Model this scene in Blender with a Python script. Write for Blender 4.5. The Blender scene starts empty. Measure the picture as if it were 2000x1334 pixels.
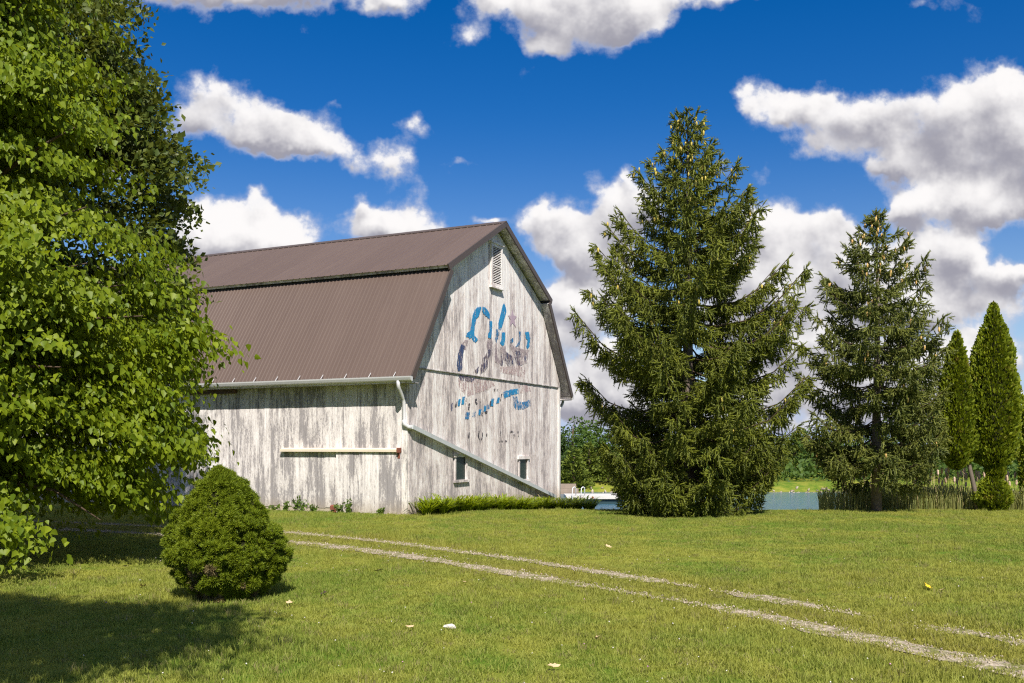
import bpy, bmesh, math, random
import numpy as np
from mathutils import Vector

random.seed(7)
RNG = np.random.default_rng(11)
scene = bpy.context.scene
COL = scene.collection

# ------------------------------------------------------------------ camera
F = 1872.0                       # focal length in photo pixels (2000 px wide)
CAMZ = 1.8
cam_data = bpy.data.cameras.new('camera')
cam = bpy.data.objects.new('camera', cam_data)
COL.objects.link(cam)
cam.location = (0, 0, CAMZ)
cam.rotation_euler = (math.radians(90), 0, 0)
cam_data.sensor_width = 36
cam_data.lens = F / 2000 * 36
cam_data.shift_y = 0.1015
cam_data.clip_start = 0.1
cam_data.clip_end = 5000
scene.camera = cam
scene.cycles.filter_width = 1.2
scene.cycles.use_denoising = False

# ------------------------------------------------------------------ node helpers
class NB:
    def __init__(self, nt):
        self.nt = nt
    def n(self, t, **kw):
        nd = self.nt.nodes.new(t)
        for k, v in kw.items():
            setattr(nd, k, v)
        return nd
    def put(self, sock, v):
        if isinstance(v, bpy.types.NodeSocket):
            self.nt.links.new(v, sock)
        elif v is not None:
            sock.default_value = v
    def math(self, op, a, b=None, c=None, clamp=False):
        nd = self.n('ShaderNodeMath', operation=op, use_clamp=clamp)
        self.put(nd.inputs[0], a); self.put(nd.inputs[1], b); self.put(nd.inputs[2], c)
        return nd.outputs[0]
    def vec(self, op, a, b=None, c=None):
        nd = self.n('ShaderNodeVectorMath', operation=op)
        self.put(nd.inputs[0], a); self.put(nd.inputs[1], b); self.put(nd.inputs[2], c)
        return nd.outputs[1] if op in ('DOT_PRODUCT', 'LENGTH', 'DISTANCE') else nd.outputs[0]
    def noise(self, v, scale, detail=3, rough=.5, out='Fac'):
        nd = self.n('ShaderNodeTexNoise')
        self.put(nd.inputs['Vector'], v)
        nd.inputs['Scale'].default_value = scale
        nd.inputs['Detail'].default_value = detail
        nd.inputs['Roughness'].default_value = rough
        return nd.outputs[out]
    def smooth(self, v, lo, hi, a=0., b=1.):
        nd = self.n('ShaderNodeMapRange', interpolation_type='SMOOTHSTEP')
        self.put(nd.inputs[0], v)
        for i, x in zip((1, 2, 3, 4), (lo, hi, a, b)):
            self.put(nd.inputs[i], x)
        return nd.outputs[0]
    def mix(self, f, a, b):
        nd = self.n('ShaderNodeMix', data_type='RGBA')
        self.put(nd.inputs[0], f)
        self.put(nd.inputs[6], a if isinstance(a, bpy.types.NodeSocket) else (*a, 1))
        self.put(nd.inputs[7], b if isinstance(b, bpy.types.NodeSocket) else (*b, 1))
        return nd.outputs[2]
    def sep(self, v):
        nd = self.n('ShaderNodeSeparateXYZ'); self.put(nd.inputs[0], v)
        return nd.outputs
    def comb(self, x, y, z):
        nd = self.n('ShaderNodeCombineXYZ')
        for i, k in enumerate((x, y, z)):
            self.put(nd.inputs[i], k)
        return nd.outputs[0]

# ------------------------------------------------------------------ sun and sky
SUN_TO = Vector((0.112, -0.654, 0.748)).normalized()      # direction towards the sun
elev = math.asin(SUN_TO.z)
sd = bpy.data.lights.new('sun', 'SUN')
sd.energy = 4.6
sd.angle = math.radians(0.53)
sd.color = (1.0, 0.94, 0.86)
sun = bpy.data.objects.new('sun', sd)
COL.objects.link(sun)
sun.rotation_euler = (-SUN_TO).to_track_quat('-Z', 'Y').to_euler()
sun.location = (4, -20, 30)

vs = scene.view_settings
scene.display_settings.display_device = 'sRGB'
vs.view_transform = 'Standard'
vs.look = 'None'
vs.exposure = 0.74
vs.gamma = 1.0
vs.use_curve_mapping = False

# cumulus banks: photo pixel centre, radii, amplitude (turned into view directions below)
CLOUDS = [
    (330, -10, 120, 45, 1.0), (480, -20, 150, 50, 1.0), (640, -25, 120, 45, .95), (770, -15, 60, 35, .8),
    (1010, -10, 120, 70, 1.1), (1150, 30, 120, 65, 1.2), (1240, 30, 60, 50, .9), (1400, -15, 120, 30, .9), (910, 80, 50, 28, .62),
    (1780, 10, 30, 22, .6), (1890, 15, 60, 28, .62), (1055, 88, 60, 20, .4),
    (470, 225, 85, 55, .85), (430, 170, 50, 35, .62), (380, 215, 55, 50, .6), (560, 255, 90, 48, 1.0), (640, 280, 70, 30, .75), (520, 280, 70, 25, .8), (365,155,35,25,.45),
    (715, 310, 40, 34, .6), (785, 315, 46, 50, .72), (815, 235, 32, 30, .66), (820, 370, 28, 30, .6), (890, 311, 40, 14, .6), (705, 395, 35, 28, .62), (660,205,14,10,.42),
    (470, 455, 115, 55, 1.35), (400, 470, 70, 70, 1.3), (550, 465, 55, 45, 1.2), (505, 395, 32, 26, .72),
    (765, 445, 95, 38, 1.35), (800, 460, 80, 45, 1.2), (945, 440, 28, 10, .7),
    (1075, 425, 55, 45, 1.2), (1120, 475, 90, 50, 1.2), (1210, 420, 60, 50, 1.2), (1255, 380, 60, 45, 1.1), (1170, 500, 90, 45, 1.1), (1240, 330, 25, 16, .6), (1155, 350, 38, 42, .52),
    (1110, 580, 70, 38, 1.1), (1160, 610, 80, 50, 1.1), (1080, 660, 50, 30, .9), (1130, 730, 90, 50, .9), (1210, 560, 60, 40, .7),
    (1470, 440, 50, 45, 1.1), (1570, 455, 90, 60, 1.35), (1540, 540, 130, 70, 1.25), (1490, 600, 90, 60, 1.0), (1640, 560, 130, 80, 1.2), (1400, 320, 25, 25, .5),
    (1800, 500, 110, 50, 1.15), (1870, 480, 60, 40, 1.0), (1900, 590, 130, 52, 1.0), (1770, 590, 120, 45, 1.0), (1985, 530, 50, 30, 1.1), (1640, 670, 130, 35, .85), (1850, 700, 100, 26, .85),
    (1950, 175, 60, 50, 1.25), (1880, 230, 90, 50, 1.25), (1770, 240, 90, 55, 1.1), (1650, 230, 80, 50, 1.0), (1560, 225, 60, 40, .85), (1490, 190, 60, 40, .85), (1440, 190, 30, 40, .6),
    (1600, 290, 60, 30, .8), (1850, 310, 120, 55, 1.2), (1740, 330, 55, 30, .75), (1850, 400, 110, 38, 1.1), (1960, 390, 90, 50, 1.2), (2000, 280, 80, 110, 1.2), (1480, 330, 30, 30, .42), (1770, 410, 40, 28, .9),
    (1120, 790, 110, 40, .8), (1220, 690, 90, 40, .75), (1500, 740, 130, 40, .75), (1420, 640, 90, 45, .8), (1760, 830, 250, 26, .7), (1400, 830, 200, 26, .7), (1900, 790, 150, 30, .7),
    (1930, 670, 110, 45, .95), (1760, 740, 150, 40, .9), (1560, 690, 90, 45, .8), (1160, 760, 90, 35, .7),
    (1560, 780, 160, 45, .7), (1850, 770, 180, 60, .6), (1250, 800, 180, 45, .6), (700, 620, 200, 60, .8), (200, 300, 120, 60, .9), (150, 600, 160, 80, .9),
]

CL_DARK, CL_LIT, CL_THIN, SKY_V = (.225, .222, .26), (.625, .61, .605), (.34, .37, .47), .56
world = bpy.data.worlds.new('World')
scene.world = world
world.use_nodes = True
world.cycles.sampling_method = 'MANUAL'
world.cycles.sample_map_resolution = 1024
wnt = world.node_tree
wnt.nodes.clear()

grp = bpy.data.node_groups.new('cloud_field', 'ShaderNodeTree')
grp.interface.new_socket('P', in_out='INPUT', socket_type='NodeSocketVector')
for nm in 'DHT':
    grp.interface.new_socket(nm, in_out='OUTPUT', socket_type='NodeSocketFloat')
g = NB(grp)
gi = g.n('NodeGroupInput'); go = g.n('NodeGroupOutput')
p = gi.outputs[0]
w1 = g.vec('SUBTRACT', g.noise(p, 11, 2, .5, 'Color'), (.5, .5, .5))
w2 = g.vec('SUBTRACT', g.noise(p, 34, 3, .6, 'Color'), (.5, .5, .5))
pw = g.vec('MULTIPLY_ADD', w1, (.050, .036, 0), p)
pw = g.vec('MULTIPLY_ADD', w2, (.030, .026, 0), pw)
def banks(pt):
    acc = None
    for (cx, cy, rx, ry, amp) in CLOUDS:
        u, v = (cx - 1000) / F, (870 - cy) / F; rx, ry = rx * 1.12, ry * 1.10
        d = g.vec('MULTIPLY_ADD', pt, (F / rx, F / ry, 0), (-u * F / rx, -v * F / ry, 0))
        e = g.math('POWER', .30, g.vec('DOT_PRODUCT', d, d))
        acc = g.math('MULTIPLY', e, amp) if acc is None else g.math('MULTIPLY_ADD', e, amp, acc)
    return acc
acc = banks(pw)
hgt_ = g.math('DIVIDE', g.math('SUBTRACT', acc, banks(g.vec('ADD', pw, (.004, .012, 0)))), g.math('ADD', acc, .08))
hgt_ = g.math('MULTIPLY', hgt_, 1.6)
acc = g.math('SMOOTH_MIN', acc, 1.25, .5)
# rounded billows (cellular) and wispy fibres (fbm) break the banks up
vo1 = g.n('ShaderNodeTexVoronoi', feature='F1'); vo1.inputs['Scale'].default_value = 26
g.put(vo1.inputs['Vector'], g.vec('MULTIPLY_ADD', w2, (.05, .05, 0), p))
vo2 = g.n('ShaderNodeTexVoronoi', feature='F1'); vo2.inputs['Scale'].default_value = 62
g.put(vo2.inputs['Vector'], g.vec('MULTIPLY_ADD', w2, (.03, .03, 0), p))
fb = g.noise(p, 20, 9, .62)
lo1 = g.noise(p, 8.5, 5, .52)
lo2 = g.noise(g.vec('ADD', p, (.007, .020, 0)), 8.5, 5, .52)
det = g.math('MULTIPLY', g.math('SUBTRACT', fb, .5), 1.9)
det = g.math('ADD', det, g.math('MULTIPLY', g.math('SUBTRACT', .42, vo1.outputs['Distance']), .42))
det = g.math('ADD', det, g.math('MULTIPLY', g.math('SUBTRACT', .42, vo2.outputs['Distance']), .22))
acc = g.math('ADD', acc, g.math('MULTIPLY', det, .85))
# away from the modelled banks: a free field of the same kind of cumulus
sp = g.sep(p)
win = g.math('MULTIPLY', g.smooth(g.math('ABSOLUTE', sp[0]), .62, .8, 1, 0), g.smooth(sp[1], .5, .62, 1, 0))
free = g.noise(g.vec('MULTIPLY', p, (1, 1.5, 1)), 4.2, 7, .55)
free = g.smooth(free, .40, .66, -.2, 1.3)
wmix = g.n('ShaderNodeMix', data_type='FLOAT')
g.put(wmix.inputs[0], win); g.put(wmix.inputs[2], free); g.put(wmix.inputs[3], acc)
grp.links.new(wmix.outputs[0], go.inputs[0])
grp.links.new(g.math('MULTIPLY', hgt_, win), go.inputs[1])
grp.links.new(g.math('MULTIPLY_ADD', g.math('SUBTRACT', lo1, lo2), 3.2, g.math('MULTIPLY', det, .30)), go.inputs[2])

w = NB(wnt)
tc = w.n('ShaderNodeTexCoord')
dx, dy, dz = w.sep(tc.outputs['Generated'])[0:3]
den = w.math('MAXIMUM', w.math('ABSOLUTE', dy), .12)
# directions behind the camera use the same field shifted sideways (no mirrored banks)
back = w.math('LESS_THAN', dy, 0.12)
uu = w.math('ADD', w.math('DIVIDE', dx, den), w.math('MULTIPLY', back, 31.0))
vv = w.math('DIVIDE', dz, den)
P = w.comb(uu, vv, 0.)
nd = w.n('ShaderNodeGroup'); nd.node_tree = grp
w.put(nd.inputs[0], P)
d0, hh, det0 = nd.outputs[0:3]
alpha = w.math('MULTIPLY', w.smooth(d0, .30, .88), w.smooth(d0, .3, 1.1, .75, 1.))
alpha = w.math('MULTIPLY', alpha, w.smooth(dz, -.02, .03))
thick = w.smooth(d0, .45, 1.2)
lit = w.math('ADD', w.math('MULTIPLY', hh, .55), w.math('MULTIPLY', det0, .62))
lit = w.math('ADD', lit, w.math('MULTIPLY', thick, -.15))
lit = w.smooth(lit, -.52, .24)
ccol = w.mix(lit, CL_DARK, CL_LIT)
ccol = w.mix(w.smooth(thick, .0, .6), CL_THIN, ccol)
sky = w.n('ShaderNodeTexSky', sky_type='NISHITA')
sky.sun_disc = False
sky.sun_elevation = elev
sky.sun_rotation = math.atan2(SUN_TO.x, SUN_TO.y)
sky.altitude = 300
sky.air_density = 1.0
sky.dust_density = 0.15
sky.ozone_density = 3.0
hs = w.n('ShaderNodeHueSaturation')
w.put(hs.inputs['Saturation'], w.smooth(dz, .02, .34, 1.1, 1.45))
hs.inputs['Hue'].default_value = .512
hs.inputs['Value'].default_value = SKY_V
w.put(hs.inputs['Color'], sky.outputs[0])
bg1 = w.n('ShaderNodeBackground'); bg1.inputs[1].default_value = 0.118
w.put(bg1.inputs[0], w.mix(w.smooth(dz, -.02, .13, .85, 0.), hs.outputs[0], (1.5, 2.1, 4.2)))
bg2 = w.n('ShaderNodeBackground'); bg2.inputs[1].default_value = 0.95
w.put(bg2.inputs[0], ccol)
ms = w.n('ShaderNodeMixShader')
w.put(ms.inputs[0], alpha); wnt.links.new(bg1.outputs[0], ms.inputs[1]); wnt.links.new(bg2.outputs[0], ms.inputs[2])
wo = w.n('ShaderNodeOutputWorld')
wnt.links.new(ms.outputs[0], wo.inputs[0])

# ------------------------------------------------------------------ object helpers
def tag(o, label=None, cat=None, group=None, kind=None):
    if label: o['label'] = label
    if cat: o['category'] = cat
    if group: o['group'] = group
    if kind: o['kind'] = kind
    return o

def link(name, data, parent=None, loc=None):
    o = bpy.data.objects.new(name, data)
    COL.objects.link(o)
    if parent is not None:
        o.parent = parent
    if loc is not None:
        o.location = loc
    return o

def root(name, loc, rz=0., label=None, cat=None, group=None):
    o = link(name, None, None, loc)
    o.rotation_euler = (0, 0, rz)
    o.empty_display_size = .3
    return tag(o, label, cat, group)

def np_mesh(name, V, Fa, mat, smooth=False):
    """V (n,3), Fa (m,k) with constant k -> mesh"""
    V = np.asarray(V, np.float32); Fa = np.asarray(Fa, np.int32)
    m = bpy.data.meshes.new(name)
    k = Fa.shape[1]
    m.vertices.add(len(V)); m.vertices.foreach_set('co', V.ravel())
    m.loops.add(Fa.size); m.loops.foreach_set('vertex_index', Fa.ravel())
    m.polygons.add(len(Fa))
    m.polygons.foreach_set('loop_start', np.arange(0, Fa.size, k, dtype=np.int32))
    m.polygons.foreach_set('loop_total', np.full(len(Fa), k, np.int32))
    if smooth:
        m.polygons.foreach_set('use_smooth', np.ones(len(Fa), bool))
    m.update(calc_edges=True)
    m.validate()
    if mat: m.materials.append(mat)
    return m

def py_mesh(name, V, Fa, mat, smooth=False):
    m = bpy.data.meshes.new(name)
    m.from_pydata(V, [], Fa)
    m.update()
    if mat: m.materials.append(mat)
    if smooth:
        for q in m.polygons: q.use_smooth = True
    return m

class MB:
    """collects boxes, prisms and tubes into one mesh"""
    def __init__(self): self.V = []; self.F = []
    def add(self, V, Fa):
        b = len(self.V); self.V += [tuple(v) for v in V]; self.F += [tuple(i + b for i in f) for f in Fa]
        return self
    def box(self, x0, x1, y0, y1, z0, z1):
        V = [(x, y, z) for z in (z0, z1) for y in (y0, y1) for x in (x0, x1)]
        return self.add(V, [(0, 2, 3, 1), (4, 5, 7, 6), (0, 1, 5, 4), (2, 6, 7, 3), (0, 4, 6, 2), (1, 3, 7, 5)])
    def prism(self, poly, a0, a1, axis):
        """poly of 2-D points extruded along axis: 'y' -> points are (x,z); 'x' -> (y,z)"""
        n = len(poly)
        mk = (lambda p, a: (p[0], a, p[1])) if axis == 'y' else (lambda p, a: (a, p[0], p[1]))
        V = [mk(p, a0) for p in poly] + [mk(p, a1) for p in poly]
        Fa = [tuple(range(n)), tuple(range(2 * n - 1, n - 1, -1))]
        Fa += [(i, (i + 1) % n, n + (i + 1) % n, n + i) for i in range(n)]
        return self.add(V, Fa)
    def tube(self, pts, radii, seg=8, cap=True):
        pts = [Vector(q) for q in pts]
        if not hasattr(radii, '__len__'): radii = [radii] * len(pts)
        V = []; Fa = []
        side = None
        for i, q in enumerate(pts):
            d = (pts[min(i + 1, len(pts) - 1)] - pts[max(i - 1, 0)]).normalized()
            if side is None:
                side = d.cross(Vector((0, 0, 1)) if abs(d.z) < .9 else Vector((1, 0, 0))).normalized()
            else:
                side = (side - d * side.dot(d)).normalized()
            up = d.cross(side)
            for k in range(seg):
                a = 2 * math.pi * k / seg
                V.append(q + (side * math.cos(a) + up * math.sin(a)) * radii[i])
        for i in range(len(pts) - 1):
            for k in range(seg):
                k2 = (k + 1) % seg
                Fa.append((i * seg + k, i * seg + k2, (i + 1) * seg + k2, (i + 1) * seg + k))
        if cap:
            Fa.append(tuple(range(seg - 1, -1, -1))); n = (len(pts) - 1) * seg
            Fa.append(tuple(range(n, n + seg)))
        return self.add(V, Fa)
    def fix(self, m):
        bm = bmesh.new(); bm.from_mesh(m); bmesh.ops.recalc_face_normals(bm, faces=bm.faces); bm.to_mesh(m); bm.free()
        return m
    def build(self, name, mat, parent=None, smooth=False):
        return link(name, self.fix(py_mesh(name, self.V, self.F, mat, smooth)), parent)

def frames(d, n):
    """rotation matrices with columns (side, dir, normal) from direction d and rough normal n; arrays (N,3)"""
    d = d / (np.linalg.norm(d, axis=1, keepdims=True) + 1e-9)
    s = np.cross(d, n); s /= (np.linalg.norm(s, axis=1, keepdims=True) + 1e-9)
    nn = np.cross(s, d)
    return np.stack([s, d, nn], axis=2)

def scatter(tv, tf, R, Pn, S):
    """template verts tv (n,3), faces tf (m,k) -> V, F"""
    tv = np.asarray(tv, float); tf = np.asarray(tf)
    S = np.asarray(S, float)
    if S.ndim == 1: S = S[:, None].repeat(3, 1)
    loc = tv[None] * S[:, None, :]
    V = np.einsum('nij,nkj->nki', R, loc) + Pn[:, None, :]
    Fa = tf[None] + (np.arange(len(Pn)) * len(tv))[:, None, None]
    return V.reshape(-1, 3), Fa.reshape(-1, tf.shape[1])

# smooth value noise for shapes (numpy)
_T = RNG.random((64, 64, 64))
def vnoise(x, y, z):
    x = np.asarray(x, float); y = np.asarray(y, float); z = np.asarray(z, float)
    x, y, z = np.broadcast_arrays(x, y, z)
    i = np.floor(x).astype(int); j = np.floor(y).astype(int); k = np.floor(z).astype(int)
    fx, fy, fz = x - i, y - j, z - k
    fx, fy, fz = (t * t * (3 - 2 * t) for t in (fx, fy, fz))
    r = 0
    for a in (0, 1):
        for b in (0, 1):
            for c in (0, 1):
                wgt = (fx if a else 1 - fx) * (fy if b else 1 - fy) * (fz if c else 1 - fz)
                r = r + wgt * _T[(i + a) % 64, (j + b) % 64, (k + c) % 64]
    return r

# ------------------------------------------------------------------ materials
def new_mat(name):
    m = bpy.data.materials.new(name); m.use_nodes = True
    nt = m.node_tree
    b = NB(nt)
    bs = next(n for n in nt.nodes if n.type == 'BSDF_PRINCIPLED')
    return m, b, bs

def simple(name, col, rough=.6, spec=.5, var=.15, scale=6., metal=0.):
    m, b, bs = new_mat(name)
    tcn = b.n('ShaderNodeTexCoord')
    n = b.noise(tcn.outputs['Object'], scale, 5, .6)
    c = b.mix(n, tuple(x * (1 - var) for x in col), tuple(min(1, x * (1 + var)) for x in col))
    b.put(bs.inputs['Base Color'], c)
    bs.inputs['Roughness'].default_value = rough
    bs.inputs['Specular IOR Level'].default_value = spec
    bs.inputs['Metallic'].default_value = metal
    return m

def leaf_mat(name, c1, c2, trans=.35, rough=.5, spec=.4, tcol=None, patch=None):
    m, b, bs = new_mat(name)
    geo = b.n('ShaderNodeNewGeometry')
    r = geo.outputs['Random Per Island']
    n = b.noise(geo.outputs['Position'], .9, 3)
    f = b.math('ADD', b.math('MULTIPLY', r, .85), b.math('MULTIPLY', b.math('SUBTRACT', n, .38), 1.0), clamp=True)
    c = b.mix(f, c1, c2)
    if patch:
        c = b.mix(b.smooth(b.noise(geo.outputs['Position'], patch[1], 3), patch[2], patch[3]), c, patch[0])
    b.put(bs.inputs['Base Color'], c)
    bs.inputs['Roughness'].default_value = rough
    bs.inputs['Specular IOR Level'].default_value = spec
    if trans:
        tr = b.n('ShaderNodeBsdfTranslucent')
        tcn = tcol or (min(1, c2[0] * 1.5), min(1, c2[1] * 1.5), c2[2])
        b.put(tr.inputs[0], b.mix(r, tuple(x * .8 for x in tcn), tcn))
        mx = b.n('ShaderNodeMixShader'); mx.inputs[0].default_value = trans
        b.nt.links.new(bs.outputs[0], mx.inputs[1]); b.nt.links.new(tr.outputs[0], mx.inputs[2])
        out = next(n_ for n_ in b.nt.nodes if n_.type == 'OUTPUT_MATERIAL')
        b.nt.links.new(mx.outputs[0], out.inputs[0])
    return m

def grass_col(b, pos):
    n1 = b.noise(pos, .55, 5, .6)
    n2 = b.noise(pos, 2.1, 4, .6)
    n3 = b.noise(pos, .09, 2, .5)
    f = b.math('ADD', b.math('MULTIPLY', n1, .55), b.math('ADD', b.math('MULTIPLY', n2, .35), b.math('MULTIPLY', n3, .3)))
    c = b.mix(b.smooth(f, .49, .70), (.098, .180, .012), (.285, .285, .040))
    return c, f

M = {}
def ground_mat():
    m, b, bs = new_mat('lawn_ground')
    geo = b.n('ShaderNodeNewGeometry')
    pos = geo.outputs['Position']
    c, f = grass_col(b, pos)
    an = b.n('ShaderNodeAttribute'); an.attribute_name = 'dry'
    c = b.mix(b.math('MULTIPLY', an.outputs['Fac'], .8), c, (.215, .185, .035))
    fine = b.noise(pos, 26, 6, .7)
    c = b.mix(b.smooth(fine, .35, .7), b.mix(.45, c, (.05, .07, .01)), c)
    z = b.sep(pos)[2]
    mud = b.smooth(z, -1.28, -1.12, 1, 0)
    c = b.mix(mud, c, (.12, .10, .07))
    b.put(bs.inputs['Base Color'], c)
    bs.inputs['Roughness'].default_value = .9
    bs.inputs['Specular IOR Level'].default_value = .15
    bp = b.n('ShaderNodeBump'); bp.inputs['Strength'].default_value = .6; bp.inputs['Distance'].default_value = .04
    b.put(bp.inputs['Height'], b.noise(pos, 40, 5, .7))
    b.put(bs.inputs['Normal'], bp.outputs[0])
    return m
def blade_mat():
    m, b, bs = new_mat('grass_blade')
    geo = b.n('ShaderNodeNewGeometry'); oi = b.n('ShaderNodeObjectInfo')
    c, f = grass_col(b, oi.outputs['Location'])
    an = b.n('ShaderNodeAttribute'); an.attribute_name = 'dry'; an.attribute_type = 'INSTANCER'
    c = b.mix(b.math('MULTIPLY', an.outputs['Fac'], .8), c, (.27, .24, .035))
    r = geo.outputs['Random Per Island']
    c = b.mix(b.math('MULTIPLY', r, .65), c, (.37, .385, .085))
    c = b.mix(b.smooth(oi.outputs['Random'], .90, .96), c, (.27, .24, .09))
    b.put(bs.inputs['Base Color'], c)
    bs.inputs['Roughness'].default_value = .6
    bs.inputs['Specular IOR Level'].default_value = .25
    tr = b.n('ShaderNodeBsdfTranslucent'); b.put(tr.inputs[0], b.mix(.5, c, (.30, .33, .05)))
    mx = b.n('ShaderNodeMixShader'); mx.inputs[0].default_value = .38
    b.nt.links.new(bs.outputs[0], mx.inputs[1]); b.nt.links.new(tr.outputs[0], mx.inputs[2])
    out = next(n_ for n_ in b.nt.nodes if n_.type == 'OUTPUT_MATERIAL')
    b.nt.links.new(mx.outputs[0], out.inputs[0])
    return m
M['ground'] = ground_mat()
M['blade'] = blade_mat()

# ------------------------------------------------------------------ the ground
THETA = math.atan2(.901, .433)
C0 = Vector((-2.70, 24.9, 0.))          # near corner of the barn

def ss(x, a, b):
    t = np.clip((x - a) / (b - a), 0, 1); return t * t * (3 - 2 * t)
def ground_z(x, y):
    x = np.asarray(x, float); y = np.asarray(y, float)
    edge = 26.3 + .25 * np.sin(x * .7) - .6 * ss(x, 12, 22)
    right = ss(x, -7.5, -3.0)
    d = np.maximum(0, y - edge)
    z = -.064 * d
    z = z - .10 * np.maximum(0, y - 36)               # into the pond
    z = np.maximum(z, -2.2)
    far = -2.2 + 1.55 * ss(y, 57.5, 64.0) + .15 * ss(y, 63, 85)
    z = np.where(y > 57, np.maximum(z, far), z)
    zl = -.012 * np.maximum(0, y - 30)
    zl = np.maximum(zl, -.6)
    z = z * right + zl * (1 - right)
    z = z + .035 * (vnoise(x * .35 + 9, y * .35, 3.3) - .5) * ss(25.0 - np.abs(y - 12), 0, 9)
    return z

def axis_pts(dense0, dense1, step, lim0, lim1):
    a = list(np.arange(dense0, dense1, step))
    s = step
    v = dense1
    while v < lim1:
        a.append(v); s *= 1.25; v += s
    a.append(lim1)
    s = step; v = dense0 - s
    while v > lim0:
        a.append(v); s *= 1.25; v -= s
    a.append(lim0)
    return np.array(sorted(a))
gx = axis_pts(-34, 40, .6, -2500, 2500)
gy = axis_pts(-6, 90, .6, -300, 3000)
GX, GY = np.meshgrid(gx, gy)
GZ = ground_z(GX, GY)
V = np.stack([GX.ravel(), GY.ravel(), GZ.ravel()], 1)
nx, ny = len(gx), len(gy)
I = np.arange(nx * ny).reshape(ny, nx)
Fa = np.stack([I[:-1, :-1], I[:-1, 1:], I[1:, 1:], I[1:, :-1]], -1).reshape(-1, 4)
ground_data = (V, Fa)
GROUND = tag(link('ground', np_mesh('ground', V, Fa, M['ground'], True)), 'mown green lawn sloping gently down to the pond', kind='structure')

# pond
m, b, bs = new_mat('pond_water')
bs.inputs['Base Color'].default_value = (.05, .13, .19, 1)
bs.inputs['Roughness'].default_value = .12
bs.inputs['IOR'].default_value = 1.33
geo = b.n('ShaderNodeNewGeometry')
hp = b.vec('MULTIPLY', geo.outputs['Position'], (1.0, 2.2, 1))
bp = b.n('ShaderNodeBump'); bp.inputs['Strength'].default_value = .9; bp.inputs['Distance'].default_value = .05
b.put(bp.inputs['Height'], b.noise(hp, 3.0, 4, .6)); b.put(bs.inputs['Normal'], bp.outputs[0])
WZ = -1.2
pv = [(-4, 34, WZ), (140, 34, WZ), (140, 66, WZ), (-4, 66, WZ)]
tag(link('pond_water', py_mesh('pond_water', pv, [(0, 1, 2, 3)], m)), 'blue rippled pond water beyond the lawn', kind='structure')

TRACK_A = [(-16, 24.6), (-11, 22.6), (-7.5, 21.0), (-4.65, 19.8), (-2.2, 17.6), (0, 15.32), (1.55, 13.2), (3.0, 11.23), (3.9, 9.85), (4.67, 8.75), (5.9, 7.0), (7.5, 4.5)]
TRACK_B = [(-15, 22.6), (-10, 20.6), (-7.0, 19.3), (-4.2, 17.9), (-1.39, 15.3), (.74, 12.57), (2.49, 10.37), (3.46, 8.70), (4.07, 7.62), (5.3, 5.6), (6.8, 3.2)]
def resample(pts, step=.12):
    q = np.array(pts, float)
    t = np.concatenate([[0], np.cumsum(np.linalg.norm(np.diff(q, axis=0), axis=1))])
    tt = np.arange(0, t[-1], step)
    x = np.interp(tt, t, q[:, 0]); y = np.interp(tt, t, q[:, 1])
    k = np.ones(9) / 9
    xs = np.convolve(np.pad(x, 4, 'edge'), k, 'valid'); ys = np.convolve(np.pad(y, 4, 'edge'), k, 'valid')
    return np.stack([xs, ys], 1)
# ------------------------------------------------------------------ driveway tracks
def dryness(x, y):
    # the strip between and beside the wheel tracks is trodden and yellower
    x = np.asarray(x, float); y = np.asarray(y, float)
    a = np.array(TRACK_A); b_ = np.array(TRACK_B)
    m = np.concatenate([resample(TRACK_A, .4), resample(TRACK_B, .4), (resample(TRACK_A, .1)[::1][None, np.linspace(0, len(resample(TRACK_A, .1)) - 1, 90).astype(int)][0] + resample(TRACK_B, .1)[np.linspace(0, len(resample(TRACK_B, .1)) - 1, 90).astype(int)]) / 2])
    d = np.full(x.shape, 99.)
    for q in m:
        d = np.minimum(d, np.hypot(x - q[0], y - q[1]))
    return ss(d, .95, .25) * (.45 + .75 * vnoise(x * 1.3, y * 1.3, 9.))
def gravel_mat():
    m, b, bs = new_mat('gravel')
    geo = b.n('ShaderNodeNewGeometry')
    vo = b.n('ShaderNodeTexVoronoi'); vo.inputs['Scale'].default_value = 32
    b.put(vo.inputs['Vector'], geo.outputs['Position'])
    sc = b.sep(vo.outputs['Color'])[0]
    c = b.mix(sc, (.22, .175, .11), (.45, .38, .29))
    c = b.mix(b.smooth(b.noise(geo.outputs['Position'], 5.0, 5, .7), .46, .58), c, (.15, .15, .035))
    b.put(bs.inputs['Base Color'], c)
    bs.inputs['Roughness'].default_value = .95
    bp = b.n('ShaderNodeBump'); bp.inputs['Strength'].default_value = .8; bp.inputs['Distance'].default_value = .02
    b.put(bp.inputs['Height'], vo.outputs['Distance']); b.put(bs.inputs['Normal'], bp.outputs[0])
    return m
M['gravel'] = gravel_mat()
_at = GROUND.data.attributes.new('dry', 'FLOAT', 'POINT')
_near = (np.abs(ground_data[0][:, 0]) < 30) & (ground_data[0][:, 1] > -2) & (ground_data[0][:, 1] < 28)
_v = np.zeros(len(ground_data[0]), np.float32); _v[_near] = dryness(ground_data[0][_near, 0], ground_data[0][_near, 1])
_at.data.foreach_set('value', _v)
tracks = [resample(TRACK_A), resample(TRACK_B)]
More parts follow.
